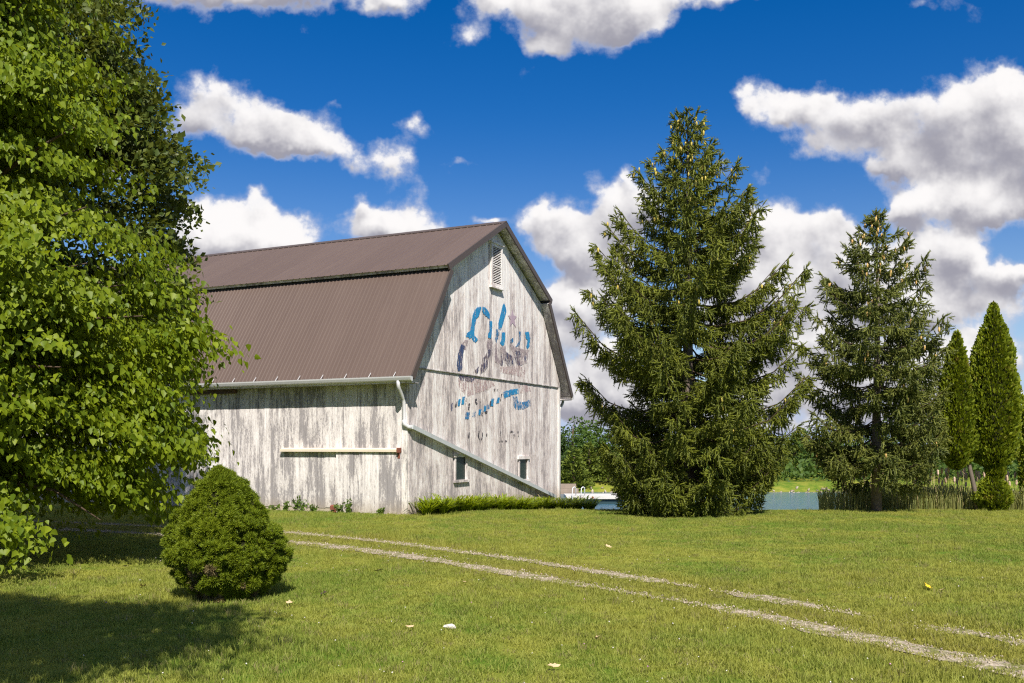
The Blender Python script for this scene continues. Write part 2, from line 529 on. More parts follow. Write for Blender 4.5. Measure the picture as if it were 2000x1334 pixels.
def track_width(k, y):
    n = vnoise(np.arange(len(y)) * .12 * .9, 3.7 + 9 * k, .5) * .6 + vnoise(np.arange(len(y)) * .12 * 3.3, 1.7 + 9 * k, .5) * .4
    near = ss(y, 14.5, 12.0)
    i_ = np.arange(len(y)) * .12
    gap = ss(vnoise(i_ * .75, 5 + 3 * k, 2.5) * .7 + vnoise(i_ * 2.6, 8 + 3 * k, 1.5) * .3, .54, .70)
    if k == 1: gap = np.maximum(gap * ss(y, 7.0, 9.2), ss(y, 10.3, 10.9) * ss(y, 12.6, 12.0) * .85)
    return np.clip((.19 + .18 * (n - .5)) * (1 - near * .72 * gap) * (1 - .40 * gap), .0, .4) * (.8 if k == 0 else 1.)
MB_t = MB()
stones = []
for k, q in enumerate(tracks):
    d = np.gradient(q, axis=0); d /= np.linalg.norm(d, axis=1, keepdims=True)
    nrm = np.stack([-d[:, 1], d[:, 0]], 1)
    wd = track_width(k, q[:, 1])
    a = q + nrm * (wd * (.8 + .5 * RNG.random(len(q))))[:, None]; c_ = q - nrm * (wd * (.8 + .5 * RNG.random(len(q))))[:, None]
    za = ground_z(a[:, 0], a[:, 1]) + .008; zc = ground_z(c_[:, 0], c_[:, 1]) + .008
    zq = ground_z(q[:, 0], q[:, 1]) + .012
    n = len(q)
    V = [(a[i, 0], a[i, 1], za[i]) for i in range(n)] + [(q[i, 0], q[i, 1], zq[i]) for i in range(n)] + [(c_[i, 0], c_[i, 1], zc[i]) for i in range(n)]
    Fa = []
    for i in range(n - 1):
        if wd[i] < .03: continue
        Fa += [(i, n + i, n + i + 1, i + 1), (n + i, 2 * n + i, 2 * n + i + 1, n + i + 1)]
    MB_t.add(V, Fa)
    cnt = 3600
    ii = RNG.integers(0, n, cnt)
    off = RNG.normal(0, .55, cnt) * (wd[ii] + .05)
    pp = q[ii] + nrm[ii] * off[:, None] + RNG.normal(0, .05, (cnt, 2))
    stones.append(pp[(wd[ii] > .03) | (RNG.random(cnt) < .12)])
tag(MB_t.build('driveway', M['gravel']), 'two worn gravel wheel tracks across the lawn', kind='structure')
# loose stones
oct_v = np.array([(1, 0, 0), (0, 1, 0), (-1, 0, 0), (0, -1, 0), (0, 0, .7), (0, 0, -.5)], float)
oct_f = np.array([(0, 1, 4), (1, 2, 4), (2, 3, 4), (3, 0, 4), (1, 0, 5), (2, 1, 5), (3, 2, 5), (0, 3, 5)])
pp = np.concatenate(stones)
pp = pp[(pp[:, 1] > 6) & (np.abs(pp[:, 0]) < .6 * pp[:, 1] + 1)]
N = len(pp)
R = frames(RNG.normal(size=(N, 3)), RNG.normal(size=(N, 3)))
S = RNG.uniform(.007, .019, (N, 1)) * RNG.uniform(.7, 1.3, (N, 3))
P3 = np.column_stack([pp, ground_z(pp[:, 0], pp[:, 1]) + .014])
V, Fa = scatter(oct_v, oct_f, R, P3, S)
m, b, bs = new_mat('stone_chips')
geo = b.n('ShaderNodeNewGeometry')
b.put(bs.inputs['Base Color'], b.mix(geo.outputs['Random Per Island'], (.22, .175, .115), (.46, .395, .30)))
bs.inputs['Roughness'].default_value = .9
M['chips'] = m
tag(link('gravel', np_mesh('gravel', V, Fa, m)), 'loose pale gravel chips in the wheel tracks', kind='stuff')

# ------------------------------------------------------------------ barn
L_B, W_B = 18.0, 10.05
Z_BELT = 3.85
barn = root('barn', C0, THETA, 'weathered white wooden barn with brown metal gambrel roof and faded blue lettering', 'barn')

def wood_mat(name, bias, warm, seed, gb=.8, fs=1.):
    m, b, bs = new_mat(name)
    tcn = b.n('ShaderNodeTexCoord'); tcn.object = barn
    oi = b.n('ShaderNodeObjectInfo')
    pos = b.vec('ADD', tcn.outputs['Object'], (seed, seed * .7, 0))
    rnd = oi.outputs['Random']
    posr = b.vec('MULTIPLY_ADD', b.comb(0., 0., rnd), (0, 0, 9.), pos)
    big = b.noise(b.vec('MULTIPLY', pos, (2.2, 2.2, .8)), 1.0, 5, .62)
    strk = b.noise(b.vec('MULTIPLY', posr, (9 * fs, 9 * fs, .9 * fs)), 1.0, 7, .72)
    fleck = b.noise(b.vec('MULTIPLY', pos, (46, 46, 11)), 1.0, 6, .8)
    z = b.sep(tcn.outputs['Object'])[2]
    wear = b.math('ADD', b.math('MULTIPLY', big, .62), b.math('MULTIPLY', strk, .80))
    wear = b.math('ADD', wear, b.math('MULTIPLY', fleck, .66))
    wear = b.math('SUBTRACT', wear, .045)
    wear = b.math('ADD', wear, b.math('MULTIPLY', rnd, .13))
    wear = b.math('ADD', wear, b.smooth(z, 5.0, 7.5, 0, -.13))
    wear = b.math('ADD', wear, b.smooth(z, 0., 1.0, .05, 0.))
    wear = b.math('ADD', wear, bias)
    thin = b.smooth(wear, .88, 1.08)
    bare = b.smooth(wear, 1.05, 1.16)
    paint = b.mix(b.noise(b.vec('MULTIPLY', posr, (20, 20, 2)), 1.0, 3), (.72, .69, .66), (.84, .815, .79))
    grey = b.mix(b.noise(b.vec('MULTIPLY', pos, (60, 60, 4)), 1.0, 4), (.085, .08, .088), (.33, .305, .31))
    c = b.mix(b.math('MULTIPLY', thin, .75), paint, warm)
    c = b.mix(b.math('MULTIPLY', bare, gb), c, grey)
    dirt = b.math('MULTIPLY', b.smooth(b.math('ADD', z, b.math('MULTIPLY', strk, .5)), .15, .75, 1, 0), .55)
    c = b.mix(dirt, c, (.33, .25, .16))
    crack = b.smooth(b.noise(b.vec('MULTIPLY', posr, (55, 55, .8)), 1.0, 3, .6), .62, .70)
    c = b.mix(b.math('MULTIPLY', crack, .6), c, (.07, .06, .06))
    hole = b.smooth(b.noise(b.vec('MULTIPLY', pos, (28, 28, 14)), 1.0, 2, .5), .76, .79)
    c = b.mix(hole, c, (.05, .04, .04))
    b.put(bs.inputs['Base Color'], c)
    bs.inputs['Roughness'].default_value = .85
    bs.inputs['Specular IOR Level'].default_value = .2
    bp = b.n('ShaderNodeBump'); bp.inputs['Strength'].default_value = .7; bp.inputs['Distance'].default_value = .012
    b.put(bp.inputs['Height'], b.math('SUBTRACT', b.math('MULTIPLY', strk, .6), wear)); b.put(bs.inputs['Normal'], bp.outputs[0])
    return m
M['side'] = wood_mat('peeling_white_side', .0, (.56, .51, .48), 0., .80, 1.)
M['gable'] = wood_mat('peeling_white_gable', -.025, (.50, .415, .385), 13., .72, 2.4)
M['trimw'] = wood_mat('white_trim', -.10, (.56, .51, .46), 5., .8, 1.5)
M['soffit'] = wood_mat('soffit_wood', .10, (.36, .34, .32), 25.)
M['sheath'] = simple('dark_sheathing', (.05, .045, .04), .9)
def roof_mat():
    m, b, bs = new_mat('brown_roof_metal')
    tcn = b.n('ShaderNodeTexCoord'); tcn.object = barn
    oi = b.n('ShaderNodeObjectInfo')
    st = b.noise(b.vec('MULTIPLY', tcn.outputs['Object'], (.5, 5, .5)), 1.0, 5, .65)
    f = b.math('ADD', b.math('MULTIPLY', oi.outputs['Random'], .4), b.math('MULTIPLY', st, .6))
    b.put(bs.inputs['Base Color'], b.mix(f, (.094, .064, .050), (.122, .086, .069)))
    b.put(bs.inputs['Roughness'], b.math('MULTIPLY_ADD', st, .3, .36))
    return m
M['roof'] = roof_mat()
M['rooftrim'] = simple('brown_roof_trim', (.075, .055, .045), .5, .5, .06, 1.5)
M['gutter'] = simple('white_gutter_metal', (.52, .52, .52), .35, .5, .08, 3.)
M['pipe'] = simple('grey_white_pipe', (.44, .46, .46), .4, .5, .15, 5.)
M['found'] = simple('pale_foundation', (.42, .36, .28), .95, .2, .25, 5.)
M['screen'] = simple('dark_window_screen', (.018, .03, .024), .35, .4, .3, 12.)
M['darkvoid'] = simple('dark_interior', (.015, .015, .015), .9)
M['rail'] = simple('cream_track_cover', (.66, .57, .44), .6, .3, .15, 3.)
M['rust'] = simple('rust_red_metal', (.20, .07, .045), .8, .2, .35, 9.)
M['brownbeam'] = simple('brown_track_beam', (.10, .06, .04), .7, .3, .3, 5.)

MIDX = W_B / 2
def roof_z(x):
    x = x if x <= MIDX else W_B - x
    lo = 3.60 + (x + .38) * (6.62 - 3.60) / 2.0
    hi = 6.74 + (x - 1.52) * (8.62 - 6.74) / (MIDX - 1.52)
    return min(lo, hi) if x < 1.58 else hi
SAG = 0.010        # the far end of the ridge sits slightly higher

# walls: dark sheathing carries the boards
def wall_top(x): return roof_z(x) - .20
TOPX = [0, 1.0, 1.55, MIDX, W_B - 1.55, W_B - 1.0, W_B]
def gable_poly(z0): return [(0.03, z0)] + [(min(max(x, .03), W_B - .03), wall_top(x)) for x in TOPX] + [(W_B - .03, z0)]
gw = MB().prism(gable_poly(-.6), .004, .10, 'y').build('gable_wall', M['sheath'], barn)
bw = MB().prism(gable_poly(-.9), L_B - .10, L_B - .004, 'y').build('back_gable_wall', M['side'], barn)
sw = MB().box(.004, .10, .102, L_B - .102, -.05, 3.95).build('side_wall', M['sheath'], barn)
rw = MB().box(W_B - .10, W_B + .012, .102, L_B - .102, -1.2, 3.95).build('far_side_wall', M['side'], barn)
MB().box(-.01, .14, .0, L_B, -.35, .12).build('foundation', M['found'], barn)

# gable boards, upper course stands proud of the lower one
WIN = [(2.22, 2.62), (6.43, 6.86)]   # replaced below by solved values
def gable_at(px, py):
    r = (px - 1000) / F
    t = (24.9 * r + 2.70) / (.433 - .901 * r)
    return t, CAMZ - (py - 870) / F * (24.9 + .901 * t)
def side_at(px, py):
    r = (px - 1000) / F
    s = (-2.70 - 24.9 * r) / (.901 + .433 * r)
    return s, CAMZ - (py - 870) / F * (24.9 + .433 * s)
def cols(a, b, lo, hi):
    xs = [a]
    while b - xs[-1] > hi * 1.3:
        xs.append(xs[-1] + random.uniform(lo, hi))
    xs.append(b)
    return xs
wins = []
for (x0, y0, x1, y1) in ((888, 893, 908, 937), (1013, 897, 1028, 936)):
    t0, za = gable_at(x0, y0); t1, _ = gable_at(x1, y0); _, zb = gable_at((x0 + x1) / 2, y1)
    wins.append((t0, t1, zb, za))
lv0, lvz1 = gable_at(957, 481); lv1, _ = gable_at(973, 481); _, lvz0 = gable_at(965, 556)
louv = (lv0, lv1, lvz0, lvz1)

def clip_top(x0, x1, cap=None):
    pts = sorted({x0, x1, *[x for x in (1.58, MIDX, W_B - 1.58) if x0 < x < x1]})
    return [(x, (wall_top(x) if cap is None else cap)) for x in reversed(pts)]
for k, (x0, x1) in enumerate(zip(*(lambda c: (c[:-1], c[1:]))(cols(0., W_B, .17, .26)))):
    a, b_ = x0 + random.uniform(.003, .012), x1 - .005
    pr = random.uniform(0, .007)
    # lower board, cut round the windows
    segs = [(-.45 - .05 * x0 + random.uniform(-.03, .03), Z_BELT - .01)]
    for (t0, t1, z0, z1) in wins:
        if b_ > t0 - .02 and a < t1 + .02:
            new = []
            for (p0, p1) in segs:
                if p0 < z0 < p1 or p0 < z1 < p1:
                    new += [(p0, z0 - .02), (z1 + .02, p1)]
                else: new.append((p0, p1))
            segs = new
    for (p0, p1) in segs:
        MB().box(a, b_, -.020 - pr, 0., p0, p1).build('board', M['gable'], gw)
    pr = random.uniform(0, .007)
    poly = [(a, Z_BELT + .012), (b_, Z_BELT + .012)] + clip_top(a, b_)
    MB().prism(poly, -.042 - pr, 0., 'y').build('board', M['gable'], gw)
MB().box(0, W_B, -.062, -.001, Z_BELT - .012, Z_BELT + .010).build('belt_flashing', M['soffit'], barn)
MB().box(W_B - .14, W_B + .015, -.056, 0.0, -.5, Z_BELT - .015).build('corner_board', M['trimw'], barn)

# side boards
s_door0, s_door1 = .19, 2.22
zrail = 1.62
for k, (y0, y1) in enumerate(zip(*(lambda c: (c[:-1], c[1:]))(cols(.17, L_B, .20, .34)))):
    pr = random.uniform(0, .008)
    z0 = .10 + .02 * min(y0, 5) / 5 + random.uniform(-.02, .02)
    if y0 < 2.0: z0 = -.05
    MB().box(-.020 - pr, 0., y0 + random.uniform(.003, .010), y1 - .005, z0, 3.93).build('board', M['side'], sw)
MB().box(-.056, 0., -.010, .165, -.06, 3.93).build('corner_board', M['trimw'], barn)
# sliding door hung from the covered track
dr = MB().box(-.058, -.046, s_door0 + .02, s_door1 - .02, .0, zrail).build('sliding_door', M['sheath'], barn)
for y0, y1 in zip(*(lambda c: (c[:-1], c[1:]))(cols(s_door0, s_door1, .17, .30))):
    pr = random.uniform(0, .007)
    MB().box(-.080 - pr, -.059, y0 + .004, y1 - .004, -.06 + random.uniform(-.015, .015), zrail + .02).build('board', M['side'], dr)
tr = MB().prism([(-.14, zrail + .01), (-.14, zrail + .075), (-.03, zrail + .115), (-.03, zrail + .01)], s_door0 + .06, 4.07, 'y').build('door_track', M['rail'], barn)
MB().box(-.175, -.03, s_door0 - .005, s_door0 + .055, zrail - .005, zrail + .12).build('end_bracket', M['rust'], tr)
MB().box(-.092, -.082, s_door0 + .005, s_door0 + .075, zrail - .16, zrail - .012).build('rust_streak', M['rust'], tr)
MB().box(-.13, -.09, 2.20, 2.30, -.02, .10).prism([(-.16, .07), (-.09, .07), (-.09, .20), (-.16, .17)], 2.22, 2.36, 'y').build('door_guide', M['rust'], barn)
# second sliding door far along the side
MB().prism([(-.17, 3.28), (-.17, 3.40), (-.03, 3.44), (-.03, 3.28)], 5.68, 13.0, 'y').build('door_track', M['brownbeam'], barn)
d2 = MB().box(-.058, -.046, 7.3, 11.0, .05, 3.28).build('sliding_door', M['sheath'], barn)
for y0, y1 in zip(*(lambda c: (c[:-1], c[1:]))(cols(7.3, 11.0, .20, .32))):
    MB().box(-.080 - random.uniform(0, .006), -.059, y0 + .004, y1 - .004, .03, 3.27).build('board', M['side'], d2)

# windows
for (t0, t1, z0, z1) in wins:
    wn = link('window', None, barn)
    for (ja, jb) in ((t0 - .07, t0), (t1, t1 + .07)):
        MB().box(ja, jb, -.050, -.001, z0, z1).build('jamb', M['gable'], wn)
    MB().box(t0 - .14, t1 + .14, -.075, -.001, z1 + .001, z1 + .10).build('header', M['gable'], wn)
    MB().box(t0 - .14, t1 + .14, -.095, -.001, z0 - .07, z0 - .001).build('sill', M['gable'], wn)
    MB().box(t0 - .002, t1 + .002, -.006, -.001, z0 - .002, z1 + .002).build('pane', M['screen'], wn)
# louvred vent high in the gable
t0, t1, z0, z1 = louv
lv = MB().box(t0 - .02, t1 + .02, -.055, -.051, z0, z1).build('louvre_vent', M['darkvoid'], barn)
fr = MB().box(t0 - .10, t0, -.110, -.05, z0, z1).box(t1, t1 + .10, -.110, -.05, z0, z1)
fr.box(t0 - .10, t1 + .10, -.110, -.05, z1, z1 + .09).box(t0 - .10, t1 + .10, -.110, -.05, z0 - .09, z0)
fr.box(t0 - .15, t1 + .15, -.140, -.05, z1 + .092, z1 + .15).box(t0 - .15, t1 + .15, -.150, -.05, z0 - .14, z0 - .092)
fr.box(t0, t1, -.105, -.06, (z0 + z1) / 2 - .02, (z0 + z1) / 2 + .02)
fr.build('frame', M['gable'], lv)
ns = 22
sl0 = None
for i in range(ns):
    zc = z0 + (i + .5) * (z1 - z0) / ns
    if sl0 is None:
        sl0 = MB().prism([(-.104, -.017), (-.099, -.021), (-.078, .004), (-.083, .008)], t0 + .001, t1 - .001, 'x').build('slat', M['gable'], lv)
        sl0.location.z = zc
    else:
        s_ = sl0.copy(); COL.objects.link(s_); s_.parent = lv; s_.location.z = zc

# roof
LO = ((-.38, 3.60), (1.62, 6.62)); HI = ((1.50, 6.73), (MIDX, 8.62))
def mir(seg): return tuple((W_B - x, z) for (x, z) in seg)
Y0, Y1 = -.36, L_B + .36
def slope(seg, name, nrib=4, rh=.02):
    (xa, za), (xb, zb) = seg
    d = Vector((xb - xa, 0, zb - za)); ln = d.length; d.normalize()
    n = Vector((-d.z, 0, d.x))
    if n.z < 0: n = -n
    A = Vector((xa, 0, za))
    th = .09
    deck = [A - n * .006, A + d * ln - n * .006, A + d * ln - n * th, A - n * th]
    dk = MB().prism([(q.x, q.z) for q in deck], Y0 + .02, Y1 - .02, 'y').build('roof', M['soffit'], barn)
    pw_ = .9144
    npan = int(math.ceil((Y1 - Y0) / pw_))
    pw_ = (Y1 - Y0) / npan
    prof = []
    for r_ in range(nrib):
        c = (r_ + .5) * pw_ / nrib
        prof += [(c - rh * 1.5, 0), (c - rh * .7, rh), (c + rh * .7, rh), (c + rh * 1.5, 0)]
    prof = [(0, 0)] + prof + [(pw_, 0)]
    Vv = []; Ff = []
    for (yy, h) in prof:
        Vv += [tuple(A + n * (h + .004) + Vector((0, yy, 0)) - d * .04), tuple(A + d * (ln + .01) + n * (h + .004) + Vector((0, yy, 0)))]
    for i in range(len(prof) - 1):
        Ff.append((2 * i, 2 * i + 2, 2 * i + 3, 2 * i + 1))
    me = py_mesh('roof_panel', Vv, Ff, M['roof'])
    for i in range(npan):
        o = link('roof_panel', me, dk, (0, Y0 + i * pw_, 0))
    # rake trims on both ends, part of the roof edge
    for (ya, yb) in ((Y0 - .03, Y0 + .015), (Y1 - .015, Y1 + .03)):
        q = [A + n * .035 - d * .05, A + d * (ln + .012) + n * .035, A + d * (ln + .012) - n * .13, A - n * .13 - d * .05]
        MB().prism([(v.x, v.z) for v in q], ya, yb, 'y').build('rake_trim', M['rooftrim'], dk)
    return dk
rl = slope(LO, 'lower', 7, .017); slope(HI, 'upper', 4, .014); slope(mir(HI), 'upper', 4, .014); slope(mir(LO), 'lower', 7, .017)
MB().prism([(MIDX - .17, 8.565), (MIDX, 8.66), (MIDX + .17, 8.565), (MIDX + .17, 8.55), (MIDX, 8.635), (MIDX - .17, 8.55)], Y0 - .035, Y1 + .035, 'y').build('ridge_cap', M['rooftrim'], barn)
for sgn, seg in ((1, HI), (-1, mir(HI))):
    x = seg[0][0]
    MB().box(min(x + .10 * sgn, x + .14 * sgn), max(x + .10 * sgn, x + .14 * sgn), Y0 + .03, Y1 - .03, 6.58, 6.70).build('break_shadow_strip', M['darkvoid'], barn)  # near-black strip paints the shadow line of the open gap under the upper roof

# eave soffit and gutters
for sgn in (1, -1):
    f = (lambda x: x) if sgn == 1 else (lambda x: W_B - x)
    xs = sorted((f(-.36), f(-.002)))
    MB().box(xs[0], xs[1], Y0 + .03, Y1 - .03, 3.40, 3.425).build('eave_soffit', M['soffit'], barn)
    xs = sorted((f(-.385), f(-.362)))
    MB().box(xs[0], xs[1], Y0, Y1, 3.40, 3.53).build('fascia', M['trimw'], barn)
    gp = [(-.388, 3.56), (-.388, 3.45), (-.43, 3.44), (-.485, 3.47), (-.51, 3.53), (-.515, 3.565), (-.50, 3.565), (-.475, 3.50), (-.43, 3.47), (-.40, 3.48), (-.398, 3.56)]
    gt = MB().prism([(f(x), z) for x, z in gp], Y0 - .02, Y1, 'y').build('gutter', M['gutter'], barn)
    MB().prism([(f(x), z) for x, z in ((-.388, 3.56), (-.388, 3.45), (-.43, 3.44), (-.485, 3.46), (-.51, 3.565))], Y0 - .026, Y0 - .021, 'y').build('end_cap', M['gutter'], gt)
    st = None
    for i in range(24):
        yy = .12 + i * .76
        if yy > L_B: break
        if st is None:
            st = MB().add([(f(-.50), 0, 3.572), (f(-.50), .02, 3.572), (f(-.40), .012, 3.69), (f(-.40), 0, 3.69), (f(-.50), 0, 3.562), (f(-.50), .02, 3.562), (f(-.39), .02, 3.685), (f(-.39), 0, 3.685)],
                          [(0, 1, 2, 3), (7, 6, 5, 4), (0, 4, 5, 1), (1, 5, 6, 2), (2, 6, 7, 3), (3, 7, 4, 0)]).build('gutter_strap', M['gutter'], gt)
            st.location.y = yy
        else:
            s_ = st.copy(); COL.objects.link(s_); s_.parent = gt; s_.location.y = yy
# downpipe at the near corner, then a long pipe sloping across the gable
dp = MB().tube([(-.44, .02, 3.46), (-.44, .02, 3.33), (-.40, .02, 3.25), (-.14, .06, 3.02), (-.105, .06, 2.92), (-.10, .06, 2.40), (-.10, .04, 2.36)], .048, 10).build('downpipe', M['gutter'], barn, True)
MB().tube([(-.10, .06, 2.46), (-.10, .05, 2.35), (-.06, -.05, 2.28), (.0, -.10, 2.25)], .058, 10).build('elbow', M['gutter'], dp, True)
pa = gable_at(803, 834); pb = gable_at(1078, 970)
d = Vector((pb[0] - pa[0], 0, pb[1] - pa[1])).normalized(); n = Vector((-d.z, 0, d.x))
qa = Vector((-.02, 0, pa[1])); qb = Vector((pb[0], 0, pb[1]))
MB().prism([(v.x, v.z) for v in (qa + n * .055, qb + n * .055, qb - n * .055, qa - n * .055)], -.17, -.07, 'y').build('drain_pipe', M['pipe'], barn)
dp2 = MB().tube([(W_B + .44, .02, 3.46), (W_B + .44, .02, 3.36), (W_B + .38, .02, 3.28), (W_B + .14, .02, 3.1), (W_B + .10, .02, 3.0), (W_B + .10, .02, -.4)], .05, 10).build('downpipe', M['gutter'], barn, True)

# ------------------------------------------------------------------ faded painted lettering on the gable
def paint_mat(name, col, col2, keep, rough=.7):
    m, b, bs = new_mat(name)
    tcn = b.n('ShaderNodeTexCoord'); tcn.object = barn
    pos = tcn.outputs['Object']
    f = b.math('ADD', b.math('MULTIPLY', b.noise(b.vec('MULTIPLY', pos, (18, 18, 4)), 1.0, 5, .7), .6), b.math('MULTIPLY', b.noise(b.vec('MULTIPLY', pos, (40, 40, 22)), 1.0, 4, .7), .4))
    a = b.smooth(f, keep, keep + .03)
    c = b.mix(b.smooth(b.noise(b.vec('MULTIPLY', pos, (9, 9, 3)), 1.0, 4), .4, .65), col, col2)
    b.put(bs.inputs['Base Color'], c)
    bs.inputs['Roughness'].default_value = rough
    b.put(bs.inputs['Alpha'], a)
    return m
M['p_blue'] = paint_mat('bright_blue_paint', (.012, .20, .44), (.02, .25, .47), .425)
M['p_blue2'] = paint_mat('flaking_blue_paint', (.015, .18, .40), (.03, .14, .30), .475)
M['p_navy'] = paint_mat('faded_navy_paint', (.035, .065, .16), (.09, .09, .15), .445)
M['p_navy2'] = paint_mat('worn_navy_paint', (.05, .055, .12), (.16, .12, .14), .475)
M['p_dark'] = paint_mat('worn_black_paint', (.03, .03, .04), (.08, .07, .08), .455)
M['p_ghost'] = paint_mat('ghost_of_old_paint', (.30, .24, .26), (.40, .33, .33), .475)
M['p_star'] = paint_mat('mauve_paint', (.40, .30, .36), (.46, .36, .41), .33)
M['p_pink'] = paint_mat('mauve_stain', (.40, .28, .28), (.46, .34, .33), .50)
def rag(poly, amp):
    out = []
    for i, a in enumerate(poly):
        c = poly[(i + 1) % len(poly)]
        L = math.hypot(c[0] - a[0], c[1] - a[1]); k = max(1, int(L / (1.3)))
        for j in range(k):
            t = j / k
            out.append((a[0] + (c[0] - a[0]) * t + random.uniform(-amp, amp) * .8, a[1] + (c[1] - a[1]) * t + random.uniform(-amp, amp)))
    return out
def paint(name, mat, poly, amp=.8, front=0.):
    pts = [gable_at(*q) for q in rag(poly, amp)]
    zm = sum(q[1] for q in pts) / len(pts)
    y = (-.056 if zm > Z_BELT else -.032) - front
    # one flat face of paint lying on the boards
    me = py_mesh(name, [(t, y, z) for t, z in pts], [tuple(range(len(pts)))], M[mat])
    return link(name, me, sign)
def c7(L): return [(860 + x / 6.67, 580 + y / 6.67) for x, y in L]
def c2(L): return [(760 + x / 4.4475, 740 + y / 4.4475) for x, y in L]
sign = link('painted_lettering', None, barn)
paint('letter', 'p_blue', c7([(510, 125), (470, 130), (425, 170), (400, 240), (385, 330), (375, 400), (370, 440), (325, 470), (310, 520), (345, 530), (355, 550), (385, 530), (410, 580), (435, 595), (470, 560), (465, 540), (425, 510), (420, 450), (430, 380), (445, 290), (480, 250), (500, 190), (512, 150)]), .5)
paint('letter', 'p_blue', c7([(530, 130), (560, 135), (600, 180), (625, 230), (620, 290), (590, 265), (540, 215), (525, 180)]), .5)
paint('letter', 'p_blue', c7([(620, 310), (655, 320), (655, 400), (645, 500), (640, 540), (600, 530), (600, 480), (620, 450)]), .6)
paint('letter', 'p_blue', c7([(808, 80), (830, 130), (842, 190), (820, 260), (800, 340), (770, 430), (735, 430), (735, 340), (765, 220), (790, 110)]), .2)
paint('letter', 'p_blue2', c7([(700, 420), (755, 430), (740, 500), (710, 600), (690, 560), (700, 490)]), .8)
paint('letter', 'p_blue', c7([(780, 460), (825, 460), (825, 560), (815, 620), (785, 640), (755, 600), (775, 560)]), .8)
paint('letter', 'p_blue2', c7([(890, 560), (930, 530), (930, 580), (905, 610), (885, 600)]), .8)
paint('letter', 'p_blue2', c7([(1005, 450), (1030, 450), (1030, 590), (1005, 640), (965, 655), (985, 600), (1010, 560)]), .8)
paint('letter', 'p_blue', c7([(1085, 460), (1130, 450), (1150, 530), (1140, 640), (1120, 680), (1100, 650), (1115, 570), (1090, 520)]), .9)
paint('letter', 'p_navy', c7([(250, 610), (300, 640), (275, 740), (260, 850), (265, 920), (235, 970), (205, 960), (195, 880), (205, 760), (225, 690)]))
paint('letter', 'p_navy2', c7([(225, 1015), (300, 1028), (380, 1045), (440, 1060), (400, 1110), (320, 1095), (250, 1085)]), .8)
paint('letter', 'p_navy2', c7([(600, 680), (650, 700), (610, 800), (600, 900), (560, 960), (510, 1000), (500, 940), (520, 850), (530, 800), (570, 760)]))
paint('letter', 'p_navy2', c7([(430, 960), (480, 900), (470, 990), (440, 1000)]))
paint('letter', 'p_navy2', c7([(830, 700), (870, 740), (930, 780), (930, 880), (880, 910), (840, 880), (820, 800)]))
paint('letter', 'p_navy2', c7([(770, 720), (800, 860), (790, 900), (755, 890), (765, 830)]))
paint('letter', 'p_navy2', c7([(990, 700), (1030, 720), (1020, 880), (1000, 900), (960, 860), (950, 700)]))
paint('letter', 'p_navy', c7([(1085, 750), (1100, 790), (1085, 840), (1075, 800)]))
paint('star', 'p_star', c7([(917, 160), (935, 240), (975, 258), (945, 300), (965, 400), (920, 340), (885, 385), (895, 300), (862, 240), (900, 245)]), .1)
paint('paint_stain', 'p_pink', c7([(760, 910), (1010, 890), (1090, 960), (1080, 1050), (900, 1010), (750, 990)]), .8, -.004)
paint('paint_stain', 'p_pink', c7([(220, 1060), (640, 1080), (700, 1150), (560, 1230), (330, 1300), (240, 1200)]), .8, -.004)
paint('paint_stain', 'p_pink', c7([(1000, 1140), (1150, 1160), (1170, 1230), (1030, 1260)]), .8, -.004)
paint('paint_stain', 'p_ghost', c7([(600, 545), (650, 545), (665, 600), (640, 690), (600, 690), (585, 620)]), .8, -.003)
paint('paint_stain', 'p_ghost', c7([(300, 560), (345, 570), (330, 640), (300, 700), (255, 620)]), .8, -.003)
paint('paint_stain', 'p_ghost', c7([(690, 600), (720, 600), (720, 760), (760, 840), (740, 880), (690, 840)]), .8, -.003)
paint('paint_stain', 'p_ghost', c7([(760, 650), (830, 640), (840, 780), (800, 860), (765, 800)]), .8, -.003)
paint('paint_stain', 'p_ghost', c7([(880, 610), (990, 660), (1090, 690), (1140, 690), (1110, 860), (1000, 905), (940, 780)]), .8, -.003)
# ribbon and the scraps of words and dates
paint('ribbon', 'p_blue', c2([(985, 112), (1050, 92), (1115, 85), (1120, 130), (1060, 140), (990, 172)]), .7)
paint('ribbon', 'p_blue2', c2([(1065, 150), (1105, 150), (1112, 185), (1150, 205), (1215, 180), (1222, 232), (1160, 265), (1095, 268), (1070, 220)]), .8)
for mt, x, y, ww, h in (('p_blue2', 672, 320, 34, 60), ('p_blue2', 730, 308, 26, 45), ('p_blue', 778, 290, 22, 55), ('p_dark', 800, 305, 12, 30), ('p_blue', 825, 260, 18, 55), ('p_dark', 834, 290, 18, 24), ('p_blue2', 856, 238, 24, 40),
                        ('p_blue', 888, 205, 22, 70), ('p_dark', 872, 215, 10, 50), ('p_blue', 938, 186, 22, 50), ('p_dark', 966, 160, 10, 60), ('p_navy', 535, 245, 14, 70), ('p_blue', 600, 205, 18, 60), ('p_blue', 635, 190, 22, 70), ('p_dark', 574, 220, 14, 50), ('p_dark', 686, 240, 12, 60), ('p_dark', 660, 195, 6, 60)):
    paint('letter', mt, c2([(x - ww / 2 + h * .08, y - h / 2), (x + ww / 2 + h * .08, y - h / 2), (x + ww / 2 - h * .08, y + h / 2), (x - ww / 2 - h * .08, y + h / 2)]), .8)
for L in ([(742, 172), (756, 170), (748, 196), (764, 218), (752, 224), (736, 200)], [(780, 190), (794, 190), (790, 205), (782, 205)], [(902, 84), (914, 84), (908, 130), (900, 110)], [(930, 88), (940, 88), (936, 110), (928, 108)]):
    paint('letter', 'p_dark', c2(L), .5)
